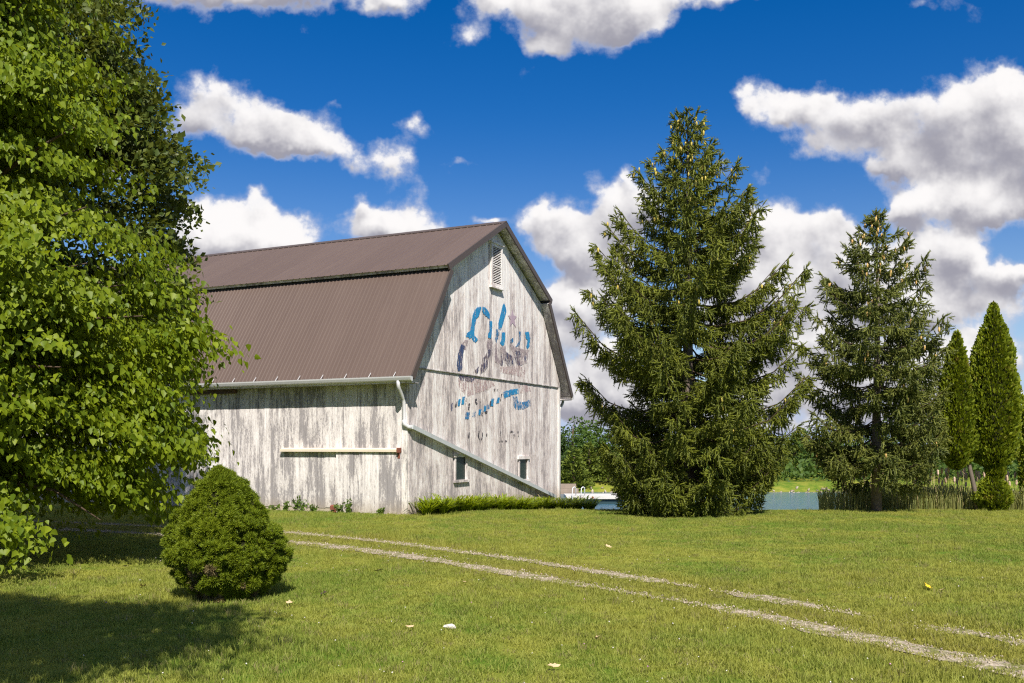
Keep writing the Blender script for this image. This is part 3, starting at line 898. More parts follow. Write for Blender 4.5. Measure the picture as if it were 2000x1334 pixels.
# 1803 - 2003: what is left of the digits
for L in ([(683, 470), (692, 455), (690, 500), (682, 522), (678, 500)], [(770, 455), (778, 450), (770, 490), (782, 528), (772, 525), (762, 490)], [(796, 450), (806, 480), (808, 510), (794, 535), (790, 525), (800, 500), (798, 480)],
          [(836, 475), (846, 478), (842, 500), (836, 498)], [(955, 455), (968, 458), (962, 475)], [(948, 535), (980, 535), (980, 548), (948, 548)], [(1000, 530), (1014, 535), (1014, 548), (1000, 545)],
          [(1044, 462), (1058, 448), (1072, 462), (1066, 472), (1056, 462), (1048, 472)], [(1074, 480), (1082, 480), (1080, 520), (1074, 518)], [(1106, 455), (1118, 455), (1116, 470), (1108, 472)], [(1112, 490), (1122, 480), (1120, 500), (1112, 505)], [(955, 465), (962, 465), (958, 530), (952, 530)]):
    paint('digit', 'p_dark', c2(L), .4)

# ------------------------------------------------------------------ foliage templates
leaf_v = np.array([(0, 0, 0), (.40, .16, .05), (.33, .52, .04), (0, 1.08, -.14), (-.33, .52, .04), (-.40, .16, .05), (0, .45, -.05)], float)
leaf_f = np.array([(0, 1, 6), (1, 2, 6), (2, 3, 6), (3, 4, 6), (4, 5, 6), (5, 0, 6)])
leaf2_v = np.array([(0, 0, 0), (.22, .45, .04), (0, 1, -.08), (-.22, .45, .04)], float)
leaf2_f = np.array([(0, 1, 2), (0, 2, 3)])
# conifer shoot: pointed three-sided spindle with needle spikes
def shoot_template():
    V = [(0, 0, 0)]; 
    for t, r in ((.25, .09), (.7, .075)):
        for k in range(3):
            a = 2 * math.pi * k / 3
            V.append((r * math.cos(a), t, r * math.sin(a)))
    V.append((0, 1, 0))
    Fa = []
    for k in range(3):
        k2 = (k + 1) % 3
        Fa += [(0, 1 + k, 1 + k2), (1 + k, 4 + k, 4 + k2), (1 + k, 4 + k2, 1 + k2), (4 + k, 7, 4 + k2)]
    rr = random.Random(3)
    for i in range(12):
        t = .02 + .90 * i / 11; a = i * 2.4
        c, s = math.cos(a), math.sin(a)
        b0 = len(V)
        V += [(.02 * c, t - .03, .02 * s), (.02 * c, t + .05, .02 * s), (.19 * c, t + .14, .19 * s)]
        Fa.append((b0, b0 + 1, b0 + 2))
    return np.array(V), np.array(Fa)
shoot_v, shoot_f = shoot_template()

M['bark'] = simple('brown_bark', (.085, .06, .042), .95, .1, .5, 9.)
M['barkg'] = simple('grey_bark', (.15, .12, .095), .95, .1, .4, 9.)
M['linden'] = leaf_mat('broad_leaf', (.085, .140, .008), (.205, .255, .012), .36, .48, .22, (.36, .41, .012))
M['darkleaf'] = leaf_mat('dark_leaf', (.045, .075, .012), (.115, .135, .022), .25, .48, .25, (.18, .20, .02))
M['spruce'] = leaf_mat('spruce_needle', (.050, .070, .008), (.180, .200, .018), .14, .55, .3)
M['spruce2'] = leaf_mat('grey_spruce_needle', (.052, .072, .013), (.180, .195, .032), .14, .55, .3)
M['cone'] = leaf_mat('tan_cone', (.34, .25, .04), (.55, .44, .10), 0, .6, .3)
M['cone2'] = leaf_mat('orange_cone', (.42, .25, .08), (.60, .40, .14), 0, .6, .3)
M['arbor'] = leaf_mat('arborvitae_spray', (.075, .115, .006), (.200, .230, .009), .2, .55, .3, patch=((.17, .14, .02), 4., .6, .72))
M['bush'] = leaf_mat('dwarf_spruce_tuft', (.080, .125, .006), (.180, .220, .008), .15, .6, .25)
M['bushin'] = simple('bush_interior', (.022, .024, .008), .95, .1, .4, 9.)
M['fargreen'] = leaf_mat('far_green_leaf', (.030, .068, .012), (.085, .135, .020), .2, .6, .2)
M['farolive'] = leaf_mat('far_olive_leaf', (.065, .095, .014), (.150, .185, .025), .2, .6, .2)
M['fardark'] = leaf_mat('far_dark_leaf', (.020, .045, .012), (.055, .090, .020), .15, .6, .2)
M['lily'] = leaf_mat('strap_leaf', (.115, .185, .008), (.275, .33, .014), .35, .45, .4)
M['reed'] = leaf_mat('cattail_leaf', (.13, .165, .045), (.32, .31, .11), .35, .6, .2)
M['reedhead'] = leaf_mat('cattail_fluff', (.40, .26, .18), (.60, .45, .33), 0, .9, .1)
M['weed'] = leaf_mat('weed_leaf', (.06, .12, .02), (.14, .2, .03), .25, .6, .2)

def interp(tab, z):
    a = np.array(tab, float); o = np.argsort(a[:, 0]); return np.interp(z, a[o, 0], a[o, 1])

# ------------------------------------------------------------------ broadleaf tree built from leafy boughs
def broad_tree(name, base, rtab, mat, leaf, nspray, per, label, ysq=.75, tv=leaf_v, tf=leaf_f, hang=.8, extra=(), trunk_r=.24, nleaf_parts=0, seed=1, lobes=.5, front=None):
    rg = np.random.default_rng(seed)
    rt = root(name, (base[0], base[1], float(ground_z(base[0], base[1]))), 0, label, 'tree')
    ztop = max(z for z, r in rtab); zbot = min(z for z, r in rtab)
    # trunk and limbs
    mb = MB()
    mb.tube([(0, 0, -.2), (0.02, 0, 1.0), (.08, .05, ztop * .45), (0.02, .1, ztop * .75), (0, 0, ztop * .97)], [trunk_r * 1.25, trunk_r, trunk_r * .75, trunk_r * .4, .02], 9)
    tk = mb.build('trunk', M['bark'], rt, True)
    lb = MB()
    for i in range(46):
        z = zbot + (ztop - zbot) * (i + .5) / 46 * .93
        a = rg.uniform(0, 6.28)
        r = float(interp(rtab, z)) * .9
        lz = max(.9, z * .82 if z > 2 else .9 + .1 * z)
        pts = [(0, 0, lz), (math.cos(a) * r * .4, math.sin(a) * r * .4 * ysq, lz + .35), (math.cos(a) * r * .75, math.sin(a) * r * .75 * ysq, (lz + z) / 2 + .3), (math.cos(a) * r, math.sin(a) * r * ysq, z)]
        lb.tube(pts, [.055, .04, .025, .008], 5)
    lb.build('limb', M['bark'], tk, True)
    # boughs: plumes of sprays that reach outward and droop, with dark gaps between them
    nb = max(8, int(nspray / 6.2))
    z = rg.uniform(zbot, ztop, nb * 3); az = rg.uniform(-math.pi, math.pi, nb * 3)
    rr = interp(rtab, z)
    kp = rg.random(len(z)) < (rr / rr.max()) * np.where(np.sin(az) < .35, 1, .45)
    z, az, rr = z[kp][:nb], az[kp][:nb], rr[kp][:nb]
    k_ = 9
    bi = np.repeat(np.arange(len(z)), k_)
    f = np.tile(np.linspace(0, 1, k_), len(z)) + rg.normal(0, .06, len(bi))
    reach = rr * rg.choice([.86, .95, 1.04], len(z), p=[.3, .4, .3])
    R_ = reach[bi] * (.42 + .58 * f)
    lat = rg.normal(0, .36, len(bi)) * (1.15 - .45 * f)
    bz = z[bi] + .32 - .50 * f ** 2 + rg.normal(0, .10, len(bi)) + (.18 if hang < 0 else 0) * f
    if front is not None:
        R_ = R_ * np.clip(1 - front * np.clip(-np.sin(az[bi]), 0, 1) * np.clip((2.6 - bz) / 2.2, 0, 1), .3, 1)
    C = np.stack([np.cos(az[bi]) * R_ - np.sin(az[bi]) * lat, (np.sin(az[bi]) * R_ + np.cos(az[bi]) * lat) * ysq, np.maximum(bz, zbot * .8 + .05)], 1)
    az = az[bi] + rg.normal(0, .35, len(bi))
    ni = int(nspray * .30)          # sparse inner leaves
    z2 = rg.uniform(zbot, ztop, ni); a2 = rg.uniform(-math.pi, math.pi, ni); r2 = interp(rtab, z2) * rg.uniform(.3, .72, ni)
    C = np.concatenate([C, np.stack([np.cos(a2) * r2, np.sin(a2) * r2 * ysq, z2], 1)]); az = np.concatenate([az, a2])
    if len(extra):
        e = np.array(extra, float) - np.array([base[0], base[1], 0]); C = np.concatenate([C, e]); az = np.concatenate([az, np.arctan2(e[:, 1], e[:, 0])])
    n = len(C) * per
    outv = np.stack([np.cos(az), np.sin(az), np.zeros_like(az)], 1)
    sidev = np.stack([-np.sin(az), np.cos(az), np.zeros_like(az)], 1)
    ci = np.repeat(np.arange(len(C)), per)
    u = rg.normal(0, 1, (n, 3))
    size = rg.uniform(.7, 1.25, len(C))[ci]
    so = np.clip(u[:, 0], -1.8, 1.8) * .26 * size; si = np.clip(u[:, 1], -1.8, 1.8) * .24 * size; up = np.clip(u[:, 2], -1.6, 1.6) * .10 * size - .35 * np.clip(so, 0, 1) ** 1.3 - .25 * si ** 2
    Pn = C[ci] + outv[ci] * so[:, None] + sidev[ci] * si[:, None]
    Pn[:, 2] += up
    dirv = outv[ci] * rg.uniform(-.1, .8, n)[:, None] + sidev[ci] * rg.normal(0, .45, n)[:, None] + np.array([0, 0, -1.0]) * (hang + rg.normal(0, .35, n))[:, None]
    nrm = outv[ci] * rg.uniform(.2, 1, n)[:, None] + np.array([0, 0, 1.]) * rg.uniform(.1, 1., n)[:, None] + rg.normal(0, .45, (n, 3))
    R = frames(dirv, nrm)
    S = leaf * rg.uniform(.55, 1.3, n)
    gz = Pn[:, 2] > .12
    Pn, R, S = Pn[gz], R[gz], S[gz]
    sel = np.zeros(len(Pn), bool)
    if nleaf_parts:
        # the leaves that show largest, each an object of its own
        wx, wy, wz = Pn[:, 0] + base[0], Pn[:, 1] + base[1], Pn[:, 2]
        vis = (np.abs(wx / wy) < .52) & (wz < CAMZ + .45 * wy)
        score = np.where(vis, S / wy, 0)
        idx = np.argsort(-score)[:nleaf_parts * 6]
        idx = rg.permutation(idx)[:nleaf_parts]
        sel[idx] = True
        me = np_mesh('leaf', tv, tf, mat, True)
        for i in idx:
            o = link('leaf', me, rt)
            from mathutils import Matrix
            o.matrix_local = Matrix.Translation(Vector(Pn[i])) @ Matrix(R[i].tolist()).to_4x4() @ Matrix.Scale(float(S[i]), 4)
    V, Fa = scatter(tv, tf, R[~sel], Pn[~sel], S[~sel])
    tag(link('foliage', np_mesh('foliage', V, Fa, mat, True), rt), kind='stuff')
    return rt

XA, YA = -8.9, 14.5
def tabA(rows, X, Y):
    return [(CAMZ + (870 - y) / F * Y, (e - 62 - 1000) / F * Y - X) for y, e in rows]
rowsA = [(0, 190), (100, 215), (190, 250), (240, 315), (300, 285), (350, 300), (430, 345), (560, 385), (620, 405), (665, 445), (720, 390), (760, 410), (830, 425), (870, 425), (940, 405), (1000, 385), (1020, 360)]
tA = tabA(rowsA, XA, YA) + [(9.3, 2.6), (10.4, 1.6), (11.2, .3)]
extraA = []
for i in range(8):
    extraA.append((-6.75 + random.uniform(-.4, .5), 12.6 + random.uniform(-.3, .3), random.uniform(.50, .95)))
for i in range(10):
    f_ = i / 9; extraA.append((-5.0 + f_ * .55, 14.0, 3.25 + .25 * math.sin(f_ * 3) + random.uniform(-.1, .1)))
for i in range(8):
    f_ = i / 7; extraA.append((-5.1 + f_ * .5, 13.8, 1.85 - f_ * .05 + random.uniform(-.12, .12)))
def fill_edge(rows, n, Ya, Yb, inset):
    out = []
    ya = [r[0] for r in rows]; ea = [r[1] for r in rows]
    for i in range(n):
        y = random.uniform(rows[0][0], rows[-1][0]); Y = random.uniform(Ya, Yb)
        px = float(np.interp(y, ya, ea)) - random.uniform(34, inset)
        out.append(((px - 1000) / F * Y, Y, CAMZ + (870 - y) / F * Y))
    return out
extraA += fill_edge([(470, 350), (560, 365), (640, 400), (700, 395), (800, 375), (960, 350)], 70, 13.6, 15.0, 130)
broad_tree('broadleaf_tree', (XA, YA), tA, M['linden'], .092, 1500, 72,
           'large bright green broadleaf tree at the left edge with drooping heart-shaped leaves', ysq=.72, extra=extraA, nleaf_parts=300, seed=4, front=.55, lobes=.9)
XB, YB = -11.3, 19.5
rowsB = [(0, 285), (60, 300), (130, 298), (200, 330), (270, 340), (330, 410), (380, 370), (430, 395), (500, 410), (560, 415), (620, 405), (700, 385), (760, 370), (850, 330)]
tB = tabA(rowsB, XB, YB) + [(12.2, 3.3), (14, 1.8), (15, .4)]
broad_tree('broadleaf_tree', (XB, YB), tB, M['darkleaf'], .14, 1500, 62,
           'dark olive broadleaf tree behind the bright green one, against the sky', ysq=.8, tv=leaf2_v * np.array([1.5, 1, 1]), tf=leaf2_f, hang=-.25, seed=9, extra=fill_edge([(0, 285), (60, 300), (130, 300), (200, 335), (270, 345), (325, 415), (380, 380), (430, 380), (500, 390), (560, 395), (640, 385), (740, 375)], 190, 17.5, 19.5, 150), trunk_r=.28, lobes=.75)
# tree beside the camera whose crown throws the dappled shade at lower left
tC = [(5.2, 1.6), (5.8, 2.6), (6.6, 3.0), (7.6, 2.6), (8.4, 1.5), (9.0, .3)]
broad_tree('broadleaf_tree', (-4.4, 3.3), tC, M['linden'], .12, 300, 40, 'tall broadleaf tree just outside the left of the view, shading the lawn', ysq=.72, seed=21, trunk_r=.2)

# ------------------------------------------------------------------ spruces
def spruce(name, base, H, rtab, mat, conemat, label, nbr, seed, bare=0., up=.25, ncone=150, dens=1.0, tier=.45, rise0=-.36, rise1=.95, wmax=1.14, asym=0.):
    rg = np.random.default_rng(seed)
    z0 = float(ground_z(base[0], base[1]))
    rt = root(name, (base[0], base[1], z0), 0, label, 'tree')
    tk = MB().tube([(0, 0, -.3), (0, 0, H * .3), (.03, 0, H * .7), (0, 0, H * .995)], [.19 * H / 10, .15 * H / 10, .065 * H / 10, .008], 8).build('trunk', M['barkg'], rt, True)
    PD, PP, PS, LB = [], [], [], MB()
    cones = []
    zs = []
    zmin = bare
    for i in range(nbr):
        t = (i + rg.random()) / nbr
        zt = zmin + (H * .985 - zmin) * t ** 1.18
        zs.append(round(zt / tier) * tier * .75 + zt * .25 + rg.normal(0, .05))
    for i, z in enumerate(zs):
        a = i * 2.399 + rg.normal(0, .35)
        L = float(interp(rtab, z)) * rg.choice([rg.uniform(.5, .78), rg.uniform(.80, wmax)], p=[.35, .65])
        L = max(L * (1 + asym * math.cos(a) * (1 - z / H)), .12)
        frac = z / H
        # lower branches sag and lift at the tip, upper ones rise
        rise = rise0 + rise1 * frac ** 1.2 + rg.normal(0, .07)
        dirx, diry = math.cos(a), math.sin(a)
        s = np.linspace(0, 1, 9)
        zz = z + L * (rise * s - .42 * (1 - frac) * s * (1 - s) * 1.6 + up * s ** 3)
        zz = np.maximum(zz, .08)
        ax = np.stack([dirx * L * s, diry * L * s, zz], 1)
        LB.tube([tuple(q) for q in ax[::2]], [max(.006, .022 * L / 2.5 * (1 - k / 5) + .004) for k in range(5)], 4, False)
        # side twigs
        nt = max(5, int(L * 16 * dens))
        for k in range(nt):
            sk = rg.uniform(.10, 1.0) ** .75
            p0 = np.array([np.interp(sk, s, ax[:, j]) for j in range(3)])
            tl = (.13 + .30 * L * (1 - sk) ** .9 * sk ** .3 * 1.35) * rg.uniform(.6, 1.1)
            tl = min(tl, .8)
            sgn = 1 if k % 2 else -1
            ang = a + sgn * rg.uniform(.55, 1.15)
            td = np.array([math.cos(ang), math.sin(ang), rg.uniform(-.35, .15) + .5 * max(0, frac - .6)])
            td /= np.linalg.norm(td)
            m_ = max(2, int(tl / .085))
            for q in range(m_):
                f = (q + .6) / m_
                pp = p0 + td * tl * f + np.array([0, 0, -.25 * tl * f * f])
                if pp[2] < .06: continue
                # one shoot along the twig and hanging ones
                dd = td + rg.normal(0, .35, 3) + np.array([0, 0, -.15])
                PP.append(pp); PD.append(dd); PS.append(rg.uniform(.13, .21))
                if rg.random() < (.85 if frac < .8 else .45):
                    dd = np.array([rg.normal(0, .28), rg.normal(0, .28), -1.0]) + .25 * td
                    PP.append(pp); PD.append(dd); PS.append(rg.uniform(.15, .32) * (1.1 - .3 * frac))
            PP.append(p0 + td * tl + np.array([0, 0, -.25 * tl])); PD.append(td + np.array([0, 0, .1])); PS.append(rg.uniform(.14, .2))
        # shoots clothing the bough itself
        for q in range(int(L / .045)):
            sk = rg.uniform(.18, 1.0)
            p0 = np.array([np.interp(sk, s, ax[:, j]) for j in range(3)])
            tn = np.array([dirx, diry, (np.interp(min(sk + .1, 1), s, zz) - np.interp(sk - .1, s, zz)) / (.2 * L)])
            if rg.random() < .55:
                PP.append(p0); PD.append(tn + rg.normal(0, .45, 3)); PS.append(rg.uniform(.12, .18))
            else:
                PP.append(p0); PD.append(np.array([rg.normal(0, .3), rg.normal(0, .3), -1.0]) + .3 * tn); PS.append(rg.uniform(.14, .30) * (1.05 - .4 * frac))
        # tips
        for q in range(6):
            sk = rg.uniform(.8, 1.02)
            p0 = np.array([np.interp(sk, s, ax[:, j]) for j in range(3)])
            PP.append(p0); PD.append(np.array([dirx, diry, .75 + up]) + rg.normal(0, .35, 3)); PS.append(rg.uniform(.15, .22))
        if frac > .22 and rg.random() < (.25 + .75 * frac):
            for q in range(rg.integers(1, 4 if frac < .7 else 6)):
                sk = rg.uniform(.72, 1.0)
                p0 = np.array([np.interp(sk, s, ax[:, j]) for j in range(3)])
                cones.append(p0 + rg.normal(0, .07, 3) + np.array([0, 0, -.05]))
    # leader
    for q in range(26):
        z = H * rg.uniform(.93, 1.0)
        a = rg.uniform(0, 6.28)
        PP.append(np.array([0, 0, z])); PD.append(np.array([math.cos(a) * .7, math.sin(a) * .7, .8])); PS.append(.16)
    PP.append(np.array([0, 0, H * .985])); PD.append(np.array([0, 0, 1.])); PS.append(.28)
    PP, PD, PS = np.array(PP), np.array(PD), np.array(PS)
    R = frames(PD, RNG.normal(size=PD.shape))
    S3 = np.stack([np.full(len(PS), .19), PS * 1.1, np.full(len(PS), .19)], 1)
    V, Fa = scatter(shoot_v, shoot_f, R, PP, S3)
    LB.build('branches', M['bark'], tk)
    tag(link('foliage', np_mesh('foliage', V, Fa, mat), rt), kind='stuff')
    cones = np.array(cones)
    cones = cones[rg.permutation(len(cones))[:ncone]]
    cv = [(0, 0, 0)] + [(r * math.cos(k * math.pi / 2.5), r * math.sin(k * math.pi / 2.5), z) for z, r in ((-.25, .17), (-.7, .15)) for k in range(5)] + [(0, 0, -1)]
    cf = []
    for k in range(5):
        k2 = (k + 1) % 5
        cf += [(0, 1 + k, 1 + k2), (1 + k, 6 + k, 6 + k2), (1 + k, 6 + k2, 1 + k2), (6 + k, 11, 6 + k2)]
    Rc = frames(rg.normal(0, .12, (len(cones), 3)) + np.array([0, 1., 0]), np.tile([0, 0, 1.], (len(cones), 1)))
    V, Fa = scatter(np.array(cv), np.array(cf), Rc, cones, rg.uniform(.11, .17, len(cones)) * 1.15)
    tag(link('cones', np_mesh('cones', V, Fa, conemat), rt), kind='stuff')
    return rt
SY = 25.6
def tabS(rows, Y, cxp, z0):
    return [(CAMZ + (870 - y) / F * Y - z0, hw / F * Y) for y, hw in rows]
s1 = tabS([(232, 4), (260, 35), (300, 42), (340, 66), (380, 88), (430, 118), (490, 138), (530, 165), (570, 195), (620, 215), (670, 235), (720, 232), (800, 215), (860, 196), (930, 180), (975, 150), (1010, 105)], SY, 1340, 0)
spruce('spruce_tree', ((1343 - 1000) / F * SY, SY), 10.5, s1, M['spruce'], M['cone'], 'tall full spruce beside the barn with branches sweeping down to the lawn', 200, 5, .25, .34, 260, 1.0, .46, asym=.04, wmax=1.06)
SY2 = 26.4
s2 = tabS([(415, 3), (460, 26), (500, 58), (540, 75), (575, 120), (640, 135), (720, 150), (800, 155), (870, 146), (930, 112), (975, 70)], SY2, 1712, 0)
spruce('spruce_tree', ((1712 - 1000) / F * SY2, SY2), 8.2, s2, M['spruce2'], M['cone2'], 'shorter open spruce with tan hanging cones and a bare lower trunk, by the cattails', 118, 8, 1.15, .30, 150, .95, .50, -.30, .62, 1.04)

# ------------------------------------------------------------------ arborvitae
def arborvitae(base, parts, label, trunk, seed, n):
    rg = np.random.default_rng(seed)
    z0 = float(ground_z(base[0], base[1]))
    rt = root('arborvitae', (base[0], base[1], z0), 0, label, 'tree')
    MB().tube(trunk, [.07, .065, .055, .03], 7).build('trunk', M['barkg'], rt, True)
    Ps, Ds, Ns = [], [], []
    core = MB()
    for (cx, cy, tab, share) in parts:
        k = int(n * share)
        zl, zh = min(t[0] for t in tab), max(t[0] for t in tab)
        z = zl + (zh - zl) * rg.random(k * 3)
        r = interp(tab, z)
        keep = rg.random(len(z)) < r / r.max() + .05
        z, r = z[keep][:k], r[keep][:k]
        a = rg.uniform(0, 2 * math.pi, len(z))
        lump = .6 * vnoise(np.cos(a) * 2.6 + 4, np.sin(a) * 2.6 + 4 + seed, z * 2.2) + .4 * vnoise(np.cos(a) * 6 + 4, np.sin(a) * 6 + 4 + seed, z * 5)
        fl = 1 - .62 * np.clip(.62 - lump, 0, 1) * 1.3
        rr = r * fl * rg.uniform(.80, 1.03, len(z))
        Ps.append(np.stack([cx + np.cos(a) * rr, cy + np.sin(a) * rr, z], 1))
        Ds.append(np.stack([np.cos(a) * .55, np.sin(a) * .55, np.full_like(a, .75)], 1) + rg.normal(0, .25, (len(a), 3)))
        Ns.append(np.stack([-np.sin(a), np.cos(a), np.zeros_like(a)], 1) + rg.normal(0, .6, (len(a), 3)))
        zz = np.linspace(zl, zh, 9)
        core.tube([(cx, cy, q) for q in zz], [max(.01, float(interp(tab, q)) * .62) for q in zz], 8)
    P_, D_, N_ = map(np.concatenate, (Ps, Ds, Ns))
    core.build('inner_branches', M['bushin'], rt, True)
    tv = np.array([(0, 0, 0), (.30, .35, .03), (.22, .75, 0), (0, 1.05, .05), (-.22, .75, 0), (-.30, .35, .03), (0, .42, -.04)], float)
    V, Fa = scatter(tv, leaf_f, frames(D_, N_), P_, rg.uniform(.06, .115, len(P_)))
    tag(link('foliage', np_mesh('foliage', V, Fa, M['arbor']), rt), kind='stuff')
AY = 26.6
def zA(y, Y=AY): return CAMZ + (870 - y) / F * Y
bx = (1912 - 1000) / F * AY
zb = float(ground_z(bx, AY))
arborvitae((bx, AY), [((1868 - 1912) / F * AY, 0, [(zA(650) - zb, .02), (zA(690) - zb, .22), (zA(760) - zb, .42), (zA(830) - zb, .56), (zA(880) - zb, .54), (zA(905) - zb, .34), (zA(918) - zb, .1)], 1.0)],
           'smaller slim arborvitae with a leaning bare trunk, left of the larger one', [(0, 0, -.2), (-.10, 0, .5), (-.28, 0, 1.3), ((1868 - 1912) / F * AY, 0, 3.6)], 31, 11000)
bx2 = (1940 - 1000) / F * AY
arborvitae((bx2, AY), [(0, 0, [(zA(593) - zb, .02), (zA(640) - zb, .30), (zA(700) - zb, .55), (zA(760) - zb, .70), (zA(830) - zb, .72), (zA(880) - zb, .64), (zA(905) - zb, .42), (zA(916) - zb, .15)], .78), (.02, -.1, [(zA(945) - zb, .08), (zA(925) - zb, .24), (zA(908) - zb, .18)], .06),
                       (-.08, -.15, [(zA(1003) - zb, .26), (zA(975) - zb, .50), (zA(945) - zb, .30), (zA(930) - zb, .08)], .16)],
           'larger pointed yellow-green arborvitae with a bushy tuft at its foot', [(0, 0, -.2), (0.02, 0, .6), (.03, 0, 1.6), (0, 0, 5.2)], 32, 20000)
bx3 = (2035 - 1000) / F * 27.5
arborvitae((bx3, 27.5), [(0, 0, [(4.6, .02), (3.9, .3), (2.9, .55), (1.8, .62), (.6, .55), (.1, .3)], 1.0)], 'arborvitae cut off by the right edge of the view', [(0, 0, -.2), (0, 0, .6), (0, 0, 1.6), (0, 0, 4)], 33, 8000)

# ------------------------------------------------------------------ clipped conical bush
def cone_bush():
    rg = np.random.default_rng(77)
    BY = 11.4
    bxx = (450 - 1000) / F * BY
    rt = root('conical_bush', (bxx, BY, 0), 0, 'dense clipped conical dwarf spruce bush standing alone on the lawn', 'bush')
    prof = [(0.0, .40), (.06, .52), (.15, .62), (.30, .67), (.45, .715), (.58, .705), (.73, .64), (.88, .57), (1.02, .46), (1.17, .36), (1.32, .22), (1.42, .11), (1.485, .0)]
    def rad(z): return interp(prof, z) * .875
    def disp(a, z):
        x = np.cos(a); y = np.sin(a)
        l1 = vnoise(x * 2.6 + 7, y * 2.6 + 7, z * 5.0)
        l2 = vnoise(x * 4.2 + 17, y * 4.2 + 3, z * 8.5)
        l3 = vnoise(x * 9.5 + 2, y * 9.5 + 30, z * 18.0)
        low = np.clip(1.15 - z * .7, .35, 1)
        d = .12 * low * np.clip((l1 - .40) * 3.0, -1.4, .4) + .34 * ((np.abs(l2 - .5) * 2) ** .6 - .55) + .20 * ((np.abs(l3 - .5) * 2) ** .6 - .55)
        return d
    NA, NZ = 150, 90
    A, Zg = np.meshgrid(np.linspace(0, 2 * np.pi, NA, endpoint=False), np.linspace(.0, 1.48, NZ))
    def pt(a, z, extra=0):
        d = disp(a, z)
        r = np.maximum(rad(z) * (1 + .50 * d * (rad(z) > .1)) + d * .34 * np.clip(rad(z) * 4, 0, 1) + .02 + extra, 0.004)
        sx = -.125 * np.clip(z / 1.48, 0, 1) ** 1.2
        return np.stack([np.cos(a) * r + sx, np.sin(a) * r, z * .99 + .08 + d * .05 * (z < 1.3)], -1), d
    G, _ = pt(A, Zg, -.05)
    V = G.reshape(-1, 3)
    I = np.arange(NA * NZ).reshape(NZ, NA); J = np.roll(I, -1, 1)
    Fa = np.stack([I[:-1], J[:-1], J[1:], I[1:]], -1).reshape(-1, 4)
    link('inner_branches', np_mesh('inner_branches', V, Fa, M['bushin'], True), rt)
    MB().tube([(0, 0, -.1), (0, 0, .3), (-.03, 0, .9)], [.06, .05, .03], 8).build('trunk', M['bark'], rt, True)
    n = 40000
    z = rg.uniform(-.08, 1.485, n * 2); keep = rg.random(len(z)) < (rad(z) + .06) / .78
    z = z[keep][:n]; a = rg.uniform(0, 2 * np.pi, len(z))
    keep = (np.sin(a) < .5) | (rg.random(len(a)) < .4)
    z, a = z[keep], a[keep]
    Pn, d = pt(a, z)
    kd = (d > np.quantile(d, .20)) | (rg.random(len(d)) < .12)
    Pn, d, a, z = Pn[kd], d[kd], a[kd], z[kd]
    e = .01
    pa_, _ = pt(a + e, z); pz_, _ = pt(a, z + e)
    nr = np.cross(pa_ - Pn, pz_ - Pn); nr /= np.linalg.norm(nr, axis=1, keepdims=True) + 1e-9
    nr = nr * .7 + np.stack([np.cos(a) * .5, np.sin(a) * .5, np.full_like(a, .35)], 1)
    D = nr + rg.normal(0, .38, nr.shape)
    Pn = Pn + rg.normal(0, .008, Pn.shape) - nr * .02
    # tuft: five thin needles fanning from one point
    tv = []; tf = []
    for k in range(6):
        an = k * 2 * math.pi / 6
        o = .34 if k else 0
        c, s = math.cos(an), math.sin(an)
        b0 = len(tv)
        tv += [(-.11 * s - .0, 0, .11 * c), (.11 * s, 0, -.11 * c), (o * c * 1.3 + .10 * s, .62, o * s * 1.3 - .10 * c), (o * c * 1.9, 1.0, o * s * 1.9)]
        tf += [(b0, b0 + 1, b0 + 2), (b0, b0 + 2, b0 + 3)]
    V, Fa = scatter(np.array(tv), np.array(tf), frames(D, rg.normal(size=D.shape)), Pn, rg.uniform(.030, .052, len(Pn)))
    low = Pn[:, 2] < .34
    brown = vnoise(np.cos(a) * 4 + 3, np.sin(a) * 4 + 3, Pn[:, 2] * 5 + 2) > (.42 + Pn[:, 2] * 0.9)
    me = np_mesh('foliage', V, Fa, M['bush'])
    me.materials.append(M['bushbrown'])
    me.polygons.foreach_set('material_index', np.repeat(brown.astype(np.int32), len(tf)))
    tag(link('foliage', me, rt), kind='stuff')
M['bushbrown'] = leaf_mat('bush_brown_tuft', (.12, .10, .03), (.24, .18, .09), .1, .7, .2)
cone_bush()

